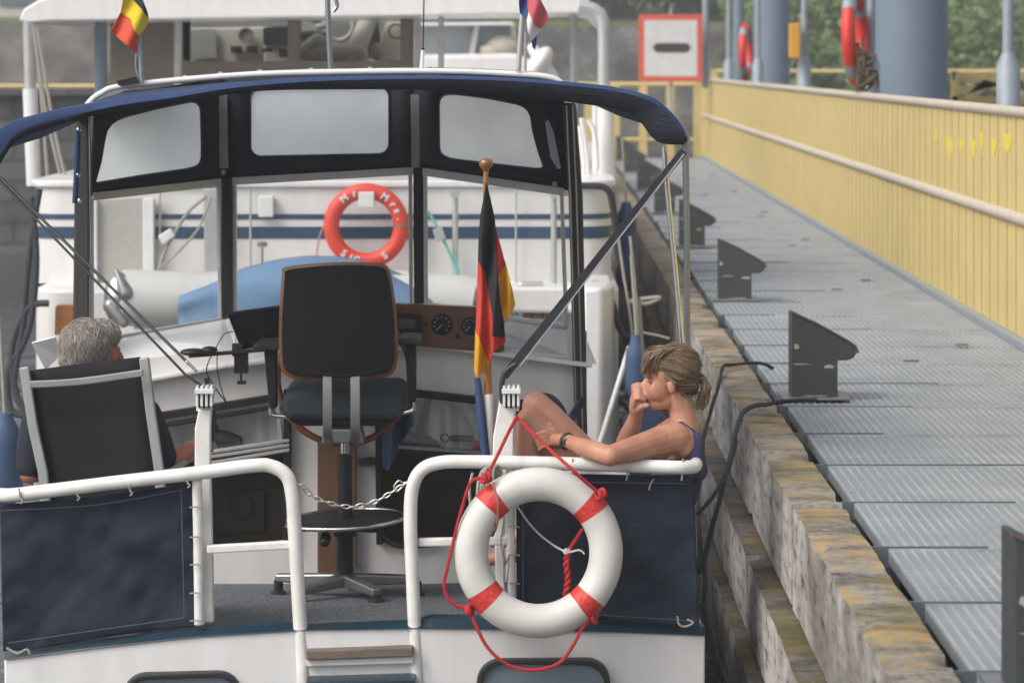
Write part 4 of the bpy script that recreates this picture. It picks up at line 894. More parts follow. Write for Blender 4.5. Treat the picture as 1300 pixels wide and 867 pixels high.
# ---------------- windscreen
def wbar(q, a, b_, w_, dD=0, th=.045): q.bar(P(a[0], a[1], Dw(a[0])+dD), P(b_[0], b_[1], Dw(b_[0])+dD), w_/FPX*12.6, th)
ws = MB()
for a, b_ in [((115,250),(284,231)),((284,231),(529,217)),((529,217),(719,244))]: wbar(ws, a, b_, 10)
for a, b_ in [((150,428),(284,405)),((297,399),(526,389)),((540,386),(720,415)),((95,437),(150,428))]: wbar(ws, a, b_, 5)
for a, b_ in [((278,236),(280,404)),((298,234),(298,399)),((521,222),(522,389)),((540,222),(541,387)),((713,246),(719,415)),((116,252),(116,434))]: wbar(ws, a, b_, 5)
wf = ws.build('windscreen_frame', ALU, nb, bevel=.003)
q = MB(); wbar(q, (288,226), (289,403), 13, -.03); wbar(q, (531,213), (532,388), 13, -.03); q.split('mullion', BLACK, wf, bevel=.004)
q = MB()
for x in (283, 526.5): wbar(q, (x, 120), (x+1.5, 214), 11, -.03, .02)
q.split('zip_strip', mat('silver_zip', (.33,.33,.32), .5, .4, c2=(.24,.24,.24), ns=200), wf)
q = MB()
for x, y in ((284,219),(527,211),(704,234)): q.lathe(P(x,y,Dw(x)-.03), (0,-1,0), [(.012,0),(.012,.02)], 10)
q.split('turn_button', STEELD, wf, True)
for poly in ([(118,252),(277,235),(279,405),(150,428),(118,434)], [(299,233),(520,220),(521,389),(299,399)], [(541,222),(712,247),(718,415),(542,387)]):
    q = MB(); q.add([P(x, y, Dw(x)+.01) for x, y in poly], [tuple(range(len(poly)))]); q.build('windscreen_glass', GLASS, wf)
# black canvas valance with clear vinyl windows
def ring_panel(name, outer, inner, mt, par, dD, N=72):
    cx = (min(a for a, b in inner)+max(a for a, b in inner))/2; cy = (min(b for a, b in inner)+max(b for a, b in inner))/2
    def hit(poly, a):
        dx, dy = math.cos(a), math.sin(a); best = None
        for (x0, y0), (x1, y1) in zip(poly, poly[1:]+poly[:1]):
            ex, ey = x1-x0, y1-y0; den = dx*ey-dy*ex
            if abs(den) < 1e-9: continue
            t = ((x0-cx)*ey-(y0-cy)*ex)/den; u = ((x0-cx)*dy-(y0-cy)*dx)/den
            if t > 0 and -1e-6 <= u <= 1+1e-6: best = t if best is None else max(best, t)
        return (cx+dx*best, cy+dy*best)
    angs = sorted([math.atan2(y-cy, x-cx) for x, y in outer+inner]+[2*math.pi*k/N-math.pi for k in range(N)])
    o_ = [hit(outer, a) for a in angs]; i_ = [hit(inner, a) for a in angs]; n = len(angs); q = MB()
    wr = lambda x, y: .006*noise.noise((x*.05, y*.09, 2))
    q.add([P(x, y, Dw(x)+dD+wr(x, y)) for x, y in o_]+[P(x, y, Dw(x)+dD+wr(x, y)) for x, y in i_], [(i, (i+1) % n, n+(i+1) % n, n+i) for i in range(n)])
    ob = q.build(name, mt, par, True); ob.modifiers.new('t', 'SOLIDIFY').thickness = .006
    q = MB(); q.tube([P(x, y, Dw(x)+dD-.006) for x, y in i_], .005, 6, closed=True); q.build('window_piping', RUBBER, ob, True)
    q = MB(); q.add([P(x, y, Dw(x)+dD+.003+wr(x, y)*.5) for x, y in i_], [tuple(range(n))]); q.build('vinyl_window', VINYL, ob)
ring_panel('canvas_panel', [(113,249),(116,190),(119,140),(150,120),(283,99),(284,229)], [(121,232),(122,227),(128,205),(133,176),(136,165),(142,157),(150,152),(160,148),(200,138),(236,130.5),(244,129.5),(250,131),(254,136),(255,142),(256,180),(256,200),(254,207),(250,211),(244,213),(236,215),(180,223),(126,232)], BIMIN2, nb, -.01)
ring_panel('canvas_panel', [(284,229),(283,99),(526,92),(528,214)], rrect(318,114,494,199,13,sk=-.02), BIMIN2, nb, -.01)
ring_panel('canvas_panel', [(528,214),(526,92),(700,100),(716,110),(722,242)], [(557,134),(558,127),(562,122),(568,120),(580,120),(620,125),(655,132),(664,135),(670,140),(674,148),(677,168),(683,190),(690,211),(688,214),(680,214.5),(640,210),(580,203),(570,201),(563,198),(559,194),(557.5,187)], BIMIN2, nb, -.01)
q = MB(); q.pp([(692,156),(696,152),(703,168),(712,214),(708,215),(699,200)], 12.3, .008); q.build('vinyl_window', VINYL, nb)
# roof
rf = [(108,142),(113,131),(128,119),(160,109),(300,96),(420,92),(560,91),(660,95),(700,99),(716,108)]
q = MB(); q.tube(smooth(pts(rf, 12.3), 6), .014, 10); q.build('roof_hoop', WHITE, nb, True)
q = MB(); rs = smooth(pts(rf, 12.3), 6); n = len(rs); vs = []
for k, (d, rise, nar) in enumerate(((0,.006,0),(.5,.016,.01),(.40,.016,.01),(.55,.008,.02))): vs += [Vector((p.x+(-.98-p.x)*nar, p.y+d, p.z+rise*(1 if .05<i/n<.95 else .2))) for i, p in enumerate(rs)]
q.add(vs, [(k*n+i, k*n+i+1, (k+1)*n+i+1, (k+1)*n+i) for k in range(3) for i in range(n-1)]); q.build('roof', WHITE2, nb, True)
q = MB()
for x in (235,280,330,395,470,545,600): 
    p = P(x, clampi(x, rf)-4, 12.45); q.lathe(p, (0,0,1), [(.012,-.01),(.012,.006),(.005,.009)], 10)
q.split('roof_stud', ALU, nb, True)
# blue awning
ht = [(-14,196),(-8,178),(0,164),(14,156),(30,151),(90,137),(180,123),(230,119),(330,104),(440,99),(560,98),(650,101),(710,105),(730,107),(776,112),(822,123),(845,137),(864,158),(873,176)]
hb = [(-14,232),(-8,222),(2,206),(14,187),(30,174),(62,163),(120,147),(210,132),(230,129),(330,116),(440,114),(560,115),(650,121),(710,128),(730,131),(776,138),(806,148),(834,180),(868,184)]
DA = 10.62
a = smooth(pts(ht, DA), 5); b_ = smooth(pts(hb, DA), 5); n = len(a); q = MB()
fwd = []
for i in range(n):
    t = i/(n-1); x = 108+608*t; y = clampi(x, rf)+7; fwd.append(P(x, y, 12.32))
spl = [.25+.63*min(1, max(0, (i/(n-1)-.12)/.45)) for i in range(n)]
vs = b_+[r+(p-r)*f_+Vector((0,-.012,0)) for p, r, f_ in zip(a, b_, spl)]+a+[p+Vector((0,.03,.006)) for p in a]+[p+(f_-p)*.5+Vector((0,0,-.012)) for p, f_ in zip(a, fwd)]+fwd
q.add(vs, [(k*n+i, k*n+i+1, (k+1)*n+i+1, (k+1)*n+i) for k in range(5) for i in range(n-1)])
q.m = [1 if i < n-1 else 0 for i in range(len(q.f))]
aw = q.build('awning', [BIMINI, BIMIN2], nb, True); aw.modifiers.new('t', 'SOLIDIFY').thickness = .006
q = MB(); q.tube([p+Vector((0,.02,-.012)) for p in a], .013, 8); q.build('awning_hoop', STEELD, aw, True)
# posts, struts, straps
q = MB(); q.tube(pts([(843,186),(848,250),(857,340),(866,442)], DA), .0115, 10); q.build('awning_strut', CHROME, nb, True)
q = MB(); q.tube(pts([(870,168),(872,300),(872,445)], DA+.05), .0135, 10); q.build('awning_strut', STEELD, nb, True)
q = MB(); q.bar(P(868,192,DA-.03), P(640,478,DR+.1), .030, .006); q.bar(P(862,196,DA-.02), P(646,470,DR+.12), .010, .005); q.build('strap', RUBBER, nb)
q = MB(); q.tube(pts([(868,196,DA-.04),(660,464,DR+.08)], DA), .004, 6); q.build('strap_wire', CHROME, nb, True)
q = MB(); q.tube(pts([(-14,212,DA),(240,462,DR+.1)], DA), .006, 8); q.tube(pts([(-10,220,DA),(236,476,DR+.1),(262,494,DR+.1)], DA), .005, 8); q.build('strap', RUBBER, nb, True)
q = MB(); q.bar(P(236,458,DR+.09), P(250,472,DR+.09), .012, .012); q.build('strap_buckle', CHROME, nb, bevel=.003)
q = MB(); q.tube(smooth(pts([(655,462),(642,472),(637,490),(638,512)], DR+.08), 5), .010, 8); q.tube(smooth(pts([(262,480),(266,500),(272,530),(268,560)], DR+.15), 5), .009, 8); q.split('strap_end', RUBBER, nb, True)
for poly, x in (([(95,150),(112,144),(114,250),(113,420),(92,428)], 0), ([(714,131),(731,131),(740,250),(746,560),(730,560),(722,250)], 1)):
    q = MB(); q.pp(poly, 12.18, .06); q.build('canvas_post', mat('dark_rolled_canvas', (.028,.027,.028), .6, c2=(.05,.048,.048), ns=3, stretch=(20,20,1)), nb, bevel=.01)
q = MB()
for px in (719, 727): q.tube(pts([(px,134),(px+5,250),(px+13,555)], 12.16), .004, 6)
q.tube(pts([(113,146),(115,300),(114,420)], 12.16), .003, 6); q.split('post_piping', STEELD, nb, True)
q = MB(); q.tube(smooth(pts([(99,165),(97,220),(95,258)], 12.1), 5), .012, 8); q.build('blue_strap_roll', BIMINI, nb, True)
q = MB(); 
for x, y in ((100,165),(99,222),(101,255),(117,133)): q.ell(P(x,y,12.1), (.012,.012,.012), seg=10, rings=6)
q.split('snap_hook', CHROME, nb, True)
q = MB(); q.bar(P(738,510,12), P(714,548,12), .035, .03); q.build('folded_umbrella', FENDER, nb, bevel=.008)
q = MB(); q.bar(P(742,505,11.98), P(728,526,11.98), .025, .02); q.build('umbrella_tie', BLACK, nb, bevel=.004)
# roof fittings
q = MB(); q.tube(pts([(415,-30),(417,40),(420,90)], 12.35), .0125, 10); q.tube(smooth(pts([(425,-5),(428,8),(423,15)], 12.35), 4), .01, 6); tag(q.build('flag_mast', STEELD, None, True), 'thin grey mast standing on the cabin roof centre', 'mast')
an = thing('radio_antenna', P(535, 90, 12.4), 'thin radio antenna with white base on the cabin roof', 'antenna'); q = MB(); q.tube(pts([(535,90),(537,64)], 12.4), .009, 8); q.build('base', WHITE, an, True); q = MB(); q.tube(pts([(537,66),(539,-40)], 12.4), .0035, 6); q.ell(P(537,63,12.4), (.009,.009,.009), seg=8, rings=6); q.build('whip', BLACK, an, True)
q = MB(); q.pp([(148,103),(172,98),(176,104),(150,109)], 12.25, .05); q.build('black_hinge', BLACK, nb)
# deck bench hidden behind the right cloth, carries the woman
bn = thing('deck_bench', (.4, 10.4, zdeck(10.4)), 'white deck locker bench under the seated woman', 'bench')
q = MB(); q.box(.02, .56, 10.14, 10.62, zdeck(10.4)-.02, -.30); q.build('locker', WHITE2, bn, bevel=.01); q = MB(); q.box(.02, .56, 10.14, 10.62, -.295, -.235); q.build('cushion', NAVY, bn, bevel=.02)
# ------------------------------------------------------------ office chair on the aft deck
DC = 11.52
oc = thing('swivel_chair', P(437, 765, 11.7), 'tall black swivel chair with wooden rim and foot ring in the middle of the deck', 'chair')
def sm2(l, n=5): return [(v.x, v.y) for v in smooth([Vector((a, b, 0)) for a, b in l], n, True)]
bo = [(363,340),(400,335),(440,333),(470,334),(487,336),(494,345),(499,370),(503,405),(504,435),(503,458),(498,472),(485,478),(438,482),(385,481),(367,477),(358,466),(356,440),(356,405),(358,370),(360,348)]
def curved(name, poly, D, th, mt, par, sm=True):
    o = sheet(name, poly, lambda x, y: D+.05*((x-431)/75)**2-.03*math.sin((y-335)/147*math.pi), mt, par, 4, 1, True, 0); s = o.modifiers.new('t', 'SOLIDIFY'); s.thickness = th; s.offset = 0; b = o.modifiers.new('b', 'BEVEL'); b.width = .006; b.segments = 2; b.limit_method = 'ANGLE'; return o
p_ = sm2(bo, 3)
curved('back_rim', p_, DC-.02, .03, WOOD, oc)
curved('backrest', scale_poly(p_, (.945,.945)), DC-.045, .035, BLACKF, oc)
curved('back_cushion', scale_poly(p_, (.95,.95)), DC+.03, .06, BLACKF, oc)
curved('back_lower_trim', [(392,468),(410,473),(440,475),(460,473),(486,466),(480,474),(440,479),(398,476)], DC-.065, .012, BLACK, oc)
q = MB(); st = pts(rrect(356, 497, 514, 534, 16), 11.62); q.prism(st, (0,.42,.015)); q.build('seat', GREYF, oc, True, bevel=.03)
q = MB(); q.pp([(362,530),(508,530),(490,541),(380,541)], 11.68, .3); q.build('seat_pan', BLACK, oc, bevel=.01)
for x0, x1 in ((410,421.5),(445,457)):
    q = MB(); tp = smooth([P((x0+x1)/2, 474, DC-.055), P((x0+x1)/2, 500, DC-.075), P((x0+x1)/2, 530, DC-.07), P((x0+x1)/2, 550, DC-.02), P((x0+x1)/2+(1 if x0<430 else -1)*2, 562, DC+.12)], 5)
    q.ribbon(tp, (x1-x0)/304, .016)
    q.build('back_bracket', FRAMEG, oc, bevel=.003)
q = MB(); q.pp([(410,545),(458,545),(462,563),(408,563)], DC+.1, .14); q.build('mechanism', STEELD, oc, bevel=.006)
for (pad, post, ell_) in (([(319,441),(326,436),(354,436),(357,440),(352,446),(326,446)], [(335,446),(351,446),(351,518),(342,520),(337,470)], [(344,517),(345,526),(352,528),(366,529)]), ([(505,433),(510,429),(530,430),(534,433),(531,438),(508,439)], [(514,439),(528,439),(528,510),(518,512)], [(525,510),(524,520),(516,523),(500,526)])):
    q = MB(); q.pp(pad, DC+.02, .26); q.build('arm_pad', RUBBER, oc, bevel=.008)
    q = MB(); q.pp(post, DC+.1, .07); q.build('arm_post', BLACK, oc, bevel=.006)
    q = MB(); q.tube(smooth(pts(ell_, DC+.14), 5), .011, 8); q.build('arm_bracket', CHROME, oc, True)
cx = P(438, 0, 11.7).x; zf = zdeck(11.7)
zt_ = P(0,560,11.7).z
q = MB(); q.lathe((cx,11.7,zt_-.05), (0,0,1), [(.019,0),(.019,.1)], 16); q.build('gas_lift', CHROME, oc, True)
q = MB(); q.lathe((cx,11.7,P(0,725,11.7).z), (0,0,1), [(.036,0),(.034,P(0,650,11.7).z-P(0,725,11.7).z),(.03,P(0,650,11.7).z-P(0,725,11.7).z+.002),(.029,P(0,577,11.7).z-P(0,725,11.7).z)], 20); q.build('column', BLACK, oc, True)
zr = P(0,659,11.7).z
q = MB(); tl = .035; n_ = Vector((-.05,.0,1)).normalized(); q.lathe((cx,11.7,zr), n_, [(.245,-.006),(.25,0),(.245,.004)], 40); q.build('foot_plate', BLACK, oc)
q = MB(); q.torus((cx,11.7,zr), n_, .253, .0095, n=56, seg=10); q.build('foot_ring', CHROME, oc, True)
q = MB(); 
for k in range(4): a = R(40+90*k); q.bar((cx,11.7,zr-.03), (cx+.22*math.cos(a),11.7+.22*math.sin(a),zr-.012), .03, .025)
q.lathe((cx,11.7,zr-.07), (0,0,1), [(.05,0),(.05,.06)], 18); q.cap((cx-.07,11.55,zr-.05),(cx-.07,11.5,zr-.06),.022,.022); q.build('foot_ring_bracket', BLACK, oc)
zb_ = P(0,733,11.7).z
for k, a in enumerate((-62,-125,12,85,160)):
    a = R(a); e = Vector((cx+.32*math.cos(a), 11.7+.27*math.sin(a), zb_-.012)); q = MB()
    q.hexa([Vector((cx,11.7,zb_-.035))+Vector((-math.sin(a),math.cos(a),0))*s*.03+Vector((0,0,h)) for s, h in ((-1,0),(1,0))]+[e+Vector((-math.sin(a),math.cos(a),0))*s*.022+Vector((0,0,-.02)) for s in (1,-1)]+[Vector((cx,11.7,zb_+.02))+Vector((-math.sin(a),math.cos(a),0))*s*.028 for s in (-1,1)]+[e+Vector((-math.sin(a),math.cos(a),0))*s*.02+Vector((0,0,.012)) for s in (1,-1)])
    l_ = q.build('base_arm', STEELD, oc, bevel=.008); z0 = zdeck(e.y)
    q = MB(); q.lathe((e.x-.01*math.cos(a),e.y-.01*math.sin(a),z0), (0,0,1), [(.034,0),(.032,.012),(.02,.018),(.02,max(.03,e.z-z0-.015))], 14); q.build('glide', RUBBER, l_, True)
# ------------------------------------------------------------ garden chair with the man
DL = 10.3
lc = thing('garden_chair', P(125, 760, 10.5), 'silver framed garden chair with black mesh back holding the seated man', 'chair')
sheet('backrest', [(38,470),(110,461),(178,453),(190,520),(201,600),(204,640),(66,650),(50,550)], lambda x, y: DL+.02*math.sin((x-30)/150*3.1)+(y-560)*-.0004, SLING, lc, 4, 1)
for p in ([(31,466),(42,540),(55,600),(60,650)], [(183,454),(191,520),(202,595),(206,650)]):
    q = MB(); tp = [P(x, y, DL-.01-(y-560)*.0004) for x, y in p]
    q.ribbon(tp, .037, .028)
    q.build('back_frame', FRAMEG, lc, bevel=.006)
q = MB(); tp = smooth(pts([(37,488),(80,486),(120,482),(182,473)], DL-.035), 4)
q.ribbon(tp, .026, .018)
q.build('head_bar', FRAMEG, lc, bevel=.004)
q = MB(); q.pp([(66,655),(204,648),(206,662),(66,670)], DL+.03, .5); q.build('seat', SLING, lc, bevel=.01)
for x, D in ((62,DL+.02),(206,DL+.02),(66,DL+.55),(202,DL+.55)):
    p = P(x, 650, D); q = MB(); q.bar(p, (p.x, p.y, zdeck(D)+.01), .03, .03); q.build('leg', FRAMEG, lc, bevel=.004)
for a, b_ in (((46,628),(48,606)),((214,600),(240,584))):
    q = MB(); q.bar(P(*a, DL+.02), P(*b_, DL+.5), .045, .022); q.build('armrest', mat('grey_armrest', (.34,.34,.34), .5), lc, bevel=.004)
# ------------------------------------------------------------ ring buoy on the stern rail
DBU = 9.86
cb = P(684, 701, DBU); lb = thing('life_ring', cb, 'big white life ring with four red bands and red rope on the stern rail', 'life ring')
Rm2, rm2 = .2415, .0605; axb = Vector((.05,-1,.10)).normalized()
q = MB(); q.torus(cb, axb, Rm2, rm2, n=72, seg=24); q.build('ring', BUOYW, lb, True)
def rim(a, f=1.0, out=0): # point on the ring at image angle a
    u = Vector((1,0,0)); u = (u-axb*u.dot(axb)).normalized(); v = Vector((0,0,1)); v = (v-axb*v.dot(axb)).normalized(); a = R(a)
    return cb+(u*math.cos(a)+v*math.sin(a))*(Rm2+rm2*f)+axb*out
for a in (132, 41, 219, -46):
    q = MB(); u0 = Vector((1,0,0)); u0 = (u0-axb*u0.dot(axb)).normalized()
    v0 = axb.cross(u0); sg = 1 if v0.z > 0 else -1
    q.torus(cb, axb, Rm2, rm2*1.012, R(sg*a)-.115, R(sg*a)+.115, 10, seg=24, ref=u0); bnd = q.build('band', RED, lb, True)
def knot(c_, s, mt, par):
    q = MB(); rnd = random.Random(int(c_.x*999))
    for k in range(4): q.torus(c_+Vector((rnd.uniform(-.3,.3),rnd.uniform(-.3,.1),rnd.uniform(-.3,.3)))*s, (rnd.uniform(-1,1),rnd.uniform(-1,1),rnd.uniform(-1,1)), s*.6, s*.28, n=16, seg=7)
    return q.build('knot', mt, par, True)
def twisted(name, p, r, mt, par=None, strands=3, pitch=.03):
    p = [Vector(a) for a in p]; q = MB(); L = 0; pr = None; u = None; fr_ = []
    for i, c_ in enumerate(p):
        t = (p[min(i+1,len(p)-1)]-p[max(i-1,0)]).normalized()
        if u is None: u = t.orthogonal().normalized()
        u = (u-t*u.dot(t)).normalized(); 
        if pr is not None: L += (c_-pr).length
        pr = c_; fr_.append((c_, u.copy(), t.cross(u), L))
    for k in range(strands):
        q.tube([c_+(a*math.cos(2*math.pi*(l/pitch+k/strands))+b_*math.sin(2*math.pi*(l/pitch+k/strands)))*r*.5 for c_, a, b_, l in fr_], r*.58, 6)
    return q.build(name, mt, par, True)
kn = {a: rim(a, .95, .02) for a in (132, 41, 219, -46)}
kn[132] = P(617,607,DBU-.03); kn[41] = P(763,628,DBU-.03); kn[219] = P(597,774,DBU-.03); kn[-46] = P(753,784,DBU-.03)
for a in kn: knot(kn[a], .024, ROPER, lb)
pk = P(656, 529, DR+.06)
def rope(pl, D, n=14): return smooth([P(q[0], q[1], q[2] if len(q) > 2 else D) for q in pl], n)
twisted('rope', smooth([kn[132], P(632,577,DBU+.0), P(645,550,9.96), pk], 22), .0068, ROPER, lb)
twisted('rope', smooth([pk, P(690,563,9.95), P(722,592,DBU-.06), P(745,613,DBU-.05), kn[41]], 22), .0068, ROPER, lb)
twisted('rope', smooth([kn[132], P(598,612,DBU-.03), P(585,650,DBU-.03), P(575,690,DBU-.03), P(568,720,DBU-.03), P(564,745,DBU-.03), P(574,765,DBU-.03), kn[219]], 14), .0068, ROPER, lb)
twisted('rope', smooth([kn[219], P(606,798,DBU-.05), P(622,825,DBU-.06), P(648,845,DBU-.06), P(680,850,DBU-.06), P(710,841,DBU-.06), P(728,818,DBU-.06), P(740,796,DBU-.05), kn[-46]], 14), .0068, ROPER, lb)
twisted('rope', rope([(739,672,DBU+.03),(730,686,DBU+.05),(722,698,DBU+.05)], DBU), .007, ROPER, lb)
twisted('rope', rope([(722,698),(719,715),(721,735),(718,757,),(722,770)], DBU+.05), .012, ROPER, lb, 2, .05)
twisted('rope', rope([(626,612,DBU-.07),(632,640,DBU-.075),(631,665,DBU-.03),(625,680,DBU+.02)], DBU), .005, mat('pink_line', (.45,.16,.15), .7), lb, 3, .02)
q = MB(); q.tube(rope([(655,640,DR-.02),(672,664,DR-.03),(692,684,DR-.03),(718,700,DBU+.04),(735,698,DBU+.03),(742,703,DBU+.03)], DR, 6), .0036, 6); kk = q.build('white_cord', mat('white_cord', (.55,.54,.50), .7), lb, True)
knot(P(719,699,DBU+.04), .012, bpy.data.materials['white_cord'], lb)
# rope hank on the rail behind the ring
q = MB(); rnd = random.Random(5)
for k in range(6): q.tube(smooth([P(612+k*3+rnd.uniform(-2,2), 596+rnd.uniform(-3,3), DR-.03-.006*k), P(606+k*4, 625, DR-.045), P(612+k*3, 655+rnd.uniform(-8,8), DR-.03), P(622+k*2, 630, DR-.02), P(626+k*2, 598, DR-.03)], 5, True), .006, 6, closed=True)
q.tube(rope([(600,600),(596,620),(598,645),(603,660)], DR-.03, 5), .006, 6); q.tube(rope([(640,660),(636,690),(642,715),(646,705),(644,740),(645,760)], DR-.02, 5), .003, 6)
tag(q.build('rope_coil', ROPEG, None, True), 'pale grey rope hank hung on the stern rail behind the white life ring', 'rope')
# ------------------------------------------------------------ flags
FB = mat('flag_black', (.010,.011,.013), .85, c2=(.016,.017,.02), ns=6); FR = mat('flag_red', (.52,.045,.028), .8, c2=(.44,.035,.022), ns=6); FG = mat('flag_gold', (.66,.32,.012), .8, c2=(.56,.26,.01), ns=6)
FY = mat('flag_yellow', (.66,.50,.02), .8); FO = mat('flag_orange_red', (.58,.075,.035), .8); FBL = mat('flag_blue', (.025,.06,.22), .8); FW = mat('flag_white', (.66,.65,.65), .8); FPK = mat('flag_faded_red', (.52,.10,.12), .8)
DF = 10.22
gf = thing('flag', P(617, 235, DF), 'black red gold flag drooping from the wooden staff at the stern', 'flag')
fd = lambda k: (lambda x, y: DF+k+.018*math.sin(x*.34+y*.012)+.012*math.sin(y*.045+x*.1))
sheet('black_stripe', [(617,231),(614,252),(610,274),(608,300),(607,331),(616,346),(621,375),(625,397),(626,412),(625,427),(641,428),(639,405),(635,385),(632,349),(629,310),(628,280),(624,258)], fd(-.01), FB, gf, 4, 2)
sheet('red_stripe', [(607,330),(606,370),(605,400),(604,419),(613,440),(622,461),(626,447),(634,441),(642,434),(640,426),(625,427),(626,412),(625,397),(621,375),(616,345)], fd(.004), FR, gf, 4, 2)
sheet('gold_stripe', [(604,417),(603,445),(602,470),(605,479),(611,474),(618,470),(622,459),(613,438)], fd(.012), FG, gf, 4, 2)
sheet('red_stripe', [(627,279),(632,300),(637,318),(642,336),(637,343),(631,352),(629,310)], fd(.015), FR, gf, 4, 2)
sheet('gold_stripe', [(642,335),(648,358),(654,386),(652,391),(646,402),(640,411),(635,387),(631,350),(637,342)], fd(.022), FG, gf, 4, 2)
fs_ = thing('flag_staff', P(617, 520, DF+.05), 'varnished wooden flag staff with round knob standing at the stern rail', 'flag staff')
q = MB(); q.tube(pts([(617,208),(616,300),(619,470),(620,505)], DF+.05), [.010,.011,.015,.016], 10); q.build('pole', WOODO, fs_, True)
q = MB(); q.lathe(P(617,212,DF+.05), (0,0,1), [(.010,-.02),(.012,-.01),(.022,0),(.027,.012),(.024,.024),(.010,.031)], 18); q.build('knob', WOOD, fs_, True)
q = MB(); q.tube(pts([(620,500),(621,590)], DF+.05), .02, 10); q.build('socket', WPAINT, fs_, True)
q = MB(); q.tube(pts([(606,480),(611,530),(618,590)], DF+.03), [.012,.018,.016], 8); tag(q.build('furled_cloth', FENDER, None, True), 'dark blue furled cloth below the black red gold flag', 'cloth')
DFB = 12.25
bf = thing('flag', P(160, 30, DFB), 'black yellow red flag drooping on a short staff at upper left', 'flag'); fb = lambda k: (lambda x, y: DFB+k+.02*math.sin(x*.16+y*.07))
sheet('red_stripe', [(153,16),(160,21),(166,25),(170,38),(175,46),(174,62),(173,68),(160,57),(148,47),(141,39),(147,28)], fb(.0), FO, bf, 4, 2)
sheet('yellow_stripe', [(158,-20),(168,-12),(170,0),(180,12),(188,22),(189,28),(184,36),(176,46),(170,38),(166,25),(160,21),(153,16),(156,0)], fb(-.008), FY, bf, 4, 2)
sheet('black_stripe', [(166,-20),(178,-16),(181,0),(186,12),(189,24),(180,12),(170,1)], fb(-.018), FB, bf, 4, 2)
q = MB(); q.tube(pts([(180,104),(176,30),(175,-20)], DFB+.03), .0085, 8); q.tube(smooth(pts([(173,68),(172,85),(176,97),(179,90),(177,72)], DFB), 4), .003, 6); tag(q.build('flag_staff', GALV, None, True), 'short grey staff carrying the black yellow red flag', 'flag staff')
nf = thing('flag', P(675, 30, DFB), 'red white blue flag hanging beside a chrome staff on the cabin roof', 'flag'); fn = lambda k: (lambda x, y: DFB+k+.02*math.sin(x*.2+y*.06))
sheet('blue_stripe', [(659,-20),(672,-20),(671,0),(670,18),(668,25),(660,17),(659,5)], fn(.0), FBL, nf, 4, 2)
sheet('white_stripe', [(670,10),(678,30),(687,36),(682,45),(675,52),(670,40),(669,25)], fn(.006), FW, nf, 4, 2)
sheet('red_stripe', [(668,-20),(680,-20),(687,2),(694,15),(697,25),(690,34),(686,37),(678,31),(670,12)], fn(-.008), FPK, nf, 4, 2)
sheet('blue_stripe', [(675,52),(682,44),(681,56),(679,64),(676,60)], fn(.01), FBL, nf, 3, 1)
q = MB(); q.tube(pts([(658,90),(663,18),(665,-25)], DFB+.04), .012, 10); q.tube(pts([(667,90),(667,40)], DFB+.04), .006, 8); tag(q.build('flag_staff', ALU, None, True), 'chrome staff carrying the red white blue flag', 'flag staff')
# ------------------------------------------------------------ monitor, clamp and cables
mo = thing('monitor', P(325, 420, 12.0), 'black tilted monitor on a clamp arm left of the swivel chair', 'monitor')
q = MB(); q.prism([P(288,398,11.95),P(356,389,11.95),P(360,438,12.02),P(306,444,12.02)], (0,.03,.004)); q.build('screen', BLACK, mo, bevel=.005)
q = MB(); q.bar(P(302,436,12.0),P(302,452,12.0),.05,.03); q.bar(P(240,452,11.95),P(345,443,11.95),.016,.03); q.build('arm', RUBBER, mo, bevel=.004)
q = MB(); q.pp([(297,449),(314,449),(314,474),(297,474)], 11.95, .05); q.lathe(P(306,485,11.97), (0,0,1), [(.005,0),(.005,.05)], 8); q.pp([(301,484),(312,484),(312,488),(301,488)], 11.96, .03); q.build('clamp', BLACK, mo, bevel=.004)
q = MB(); q.ell(P(246,447,11.93), (.06,.04,.017)); q.ell(P(266,444,11.93), (.035,.03,.016)); q.build('handset', RUBBER, mo, True)
q = MB(); q.tube(smooth(pts([(296,421),(285,424),(277,436),(273,445)], 11.95), 6), .0025, 6); q.tube(smooth(pts([(270,448),(262,470),(272,490),(285,508),(295,518)], 11.95), 6), .003, 6); q.tube(smooth(pts([(276,446),(276,470),(283,500),(290,514)], 11.95), 6), .0025, 6); q.build('cable', BLACK, mo, True)
o = sheet('jacket', [(482,540),(487,522),(500,516),(516,518),(521,505),(525,540),(510,560),(500,585),(492,598),(483,590)], lambda x, y: 12.18+.03*math.sin(x*.25), FENDER, None, 4, 2); tag(o, 'dark blue cloth hanging behind the swivel chair seat', 'cloth')
q = MB(); q.tube(smooth(pts([(668,515),(690,505),(705,512),(715,530),(716,560)], 10.75), 6), .02, 8); q.pp([(655,508),(700,507),(712,520),(716,560),(655,560)], 10.7, .03); tag(q.build('backpack', BLACK, None, True), 'black bag behind the knees of the woman', 'bag')
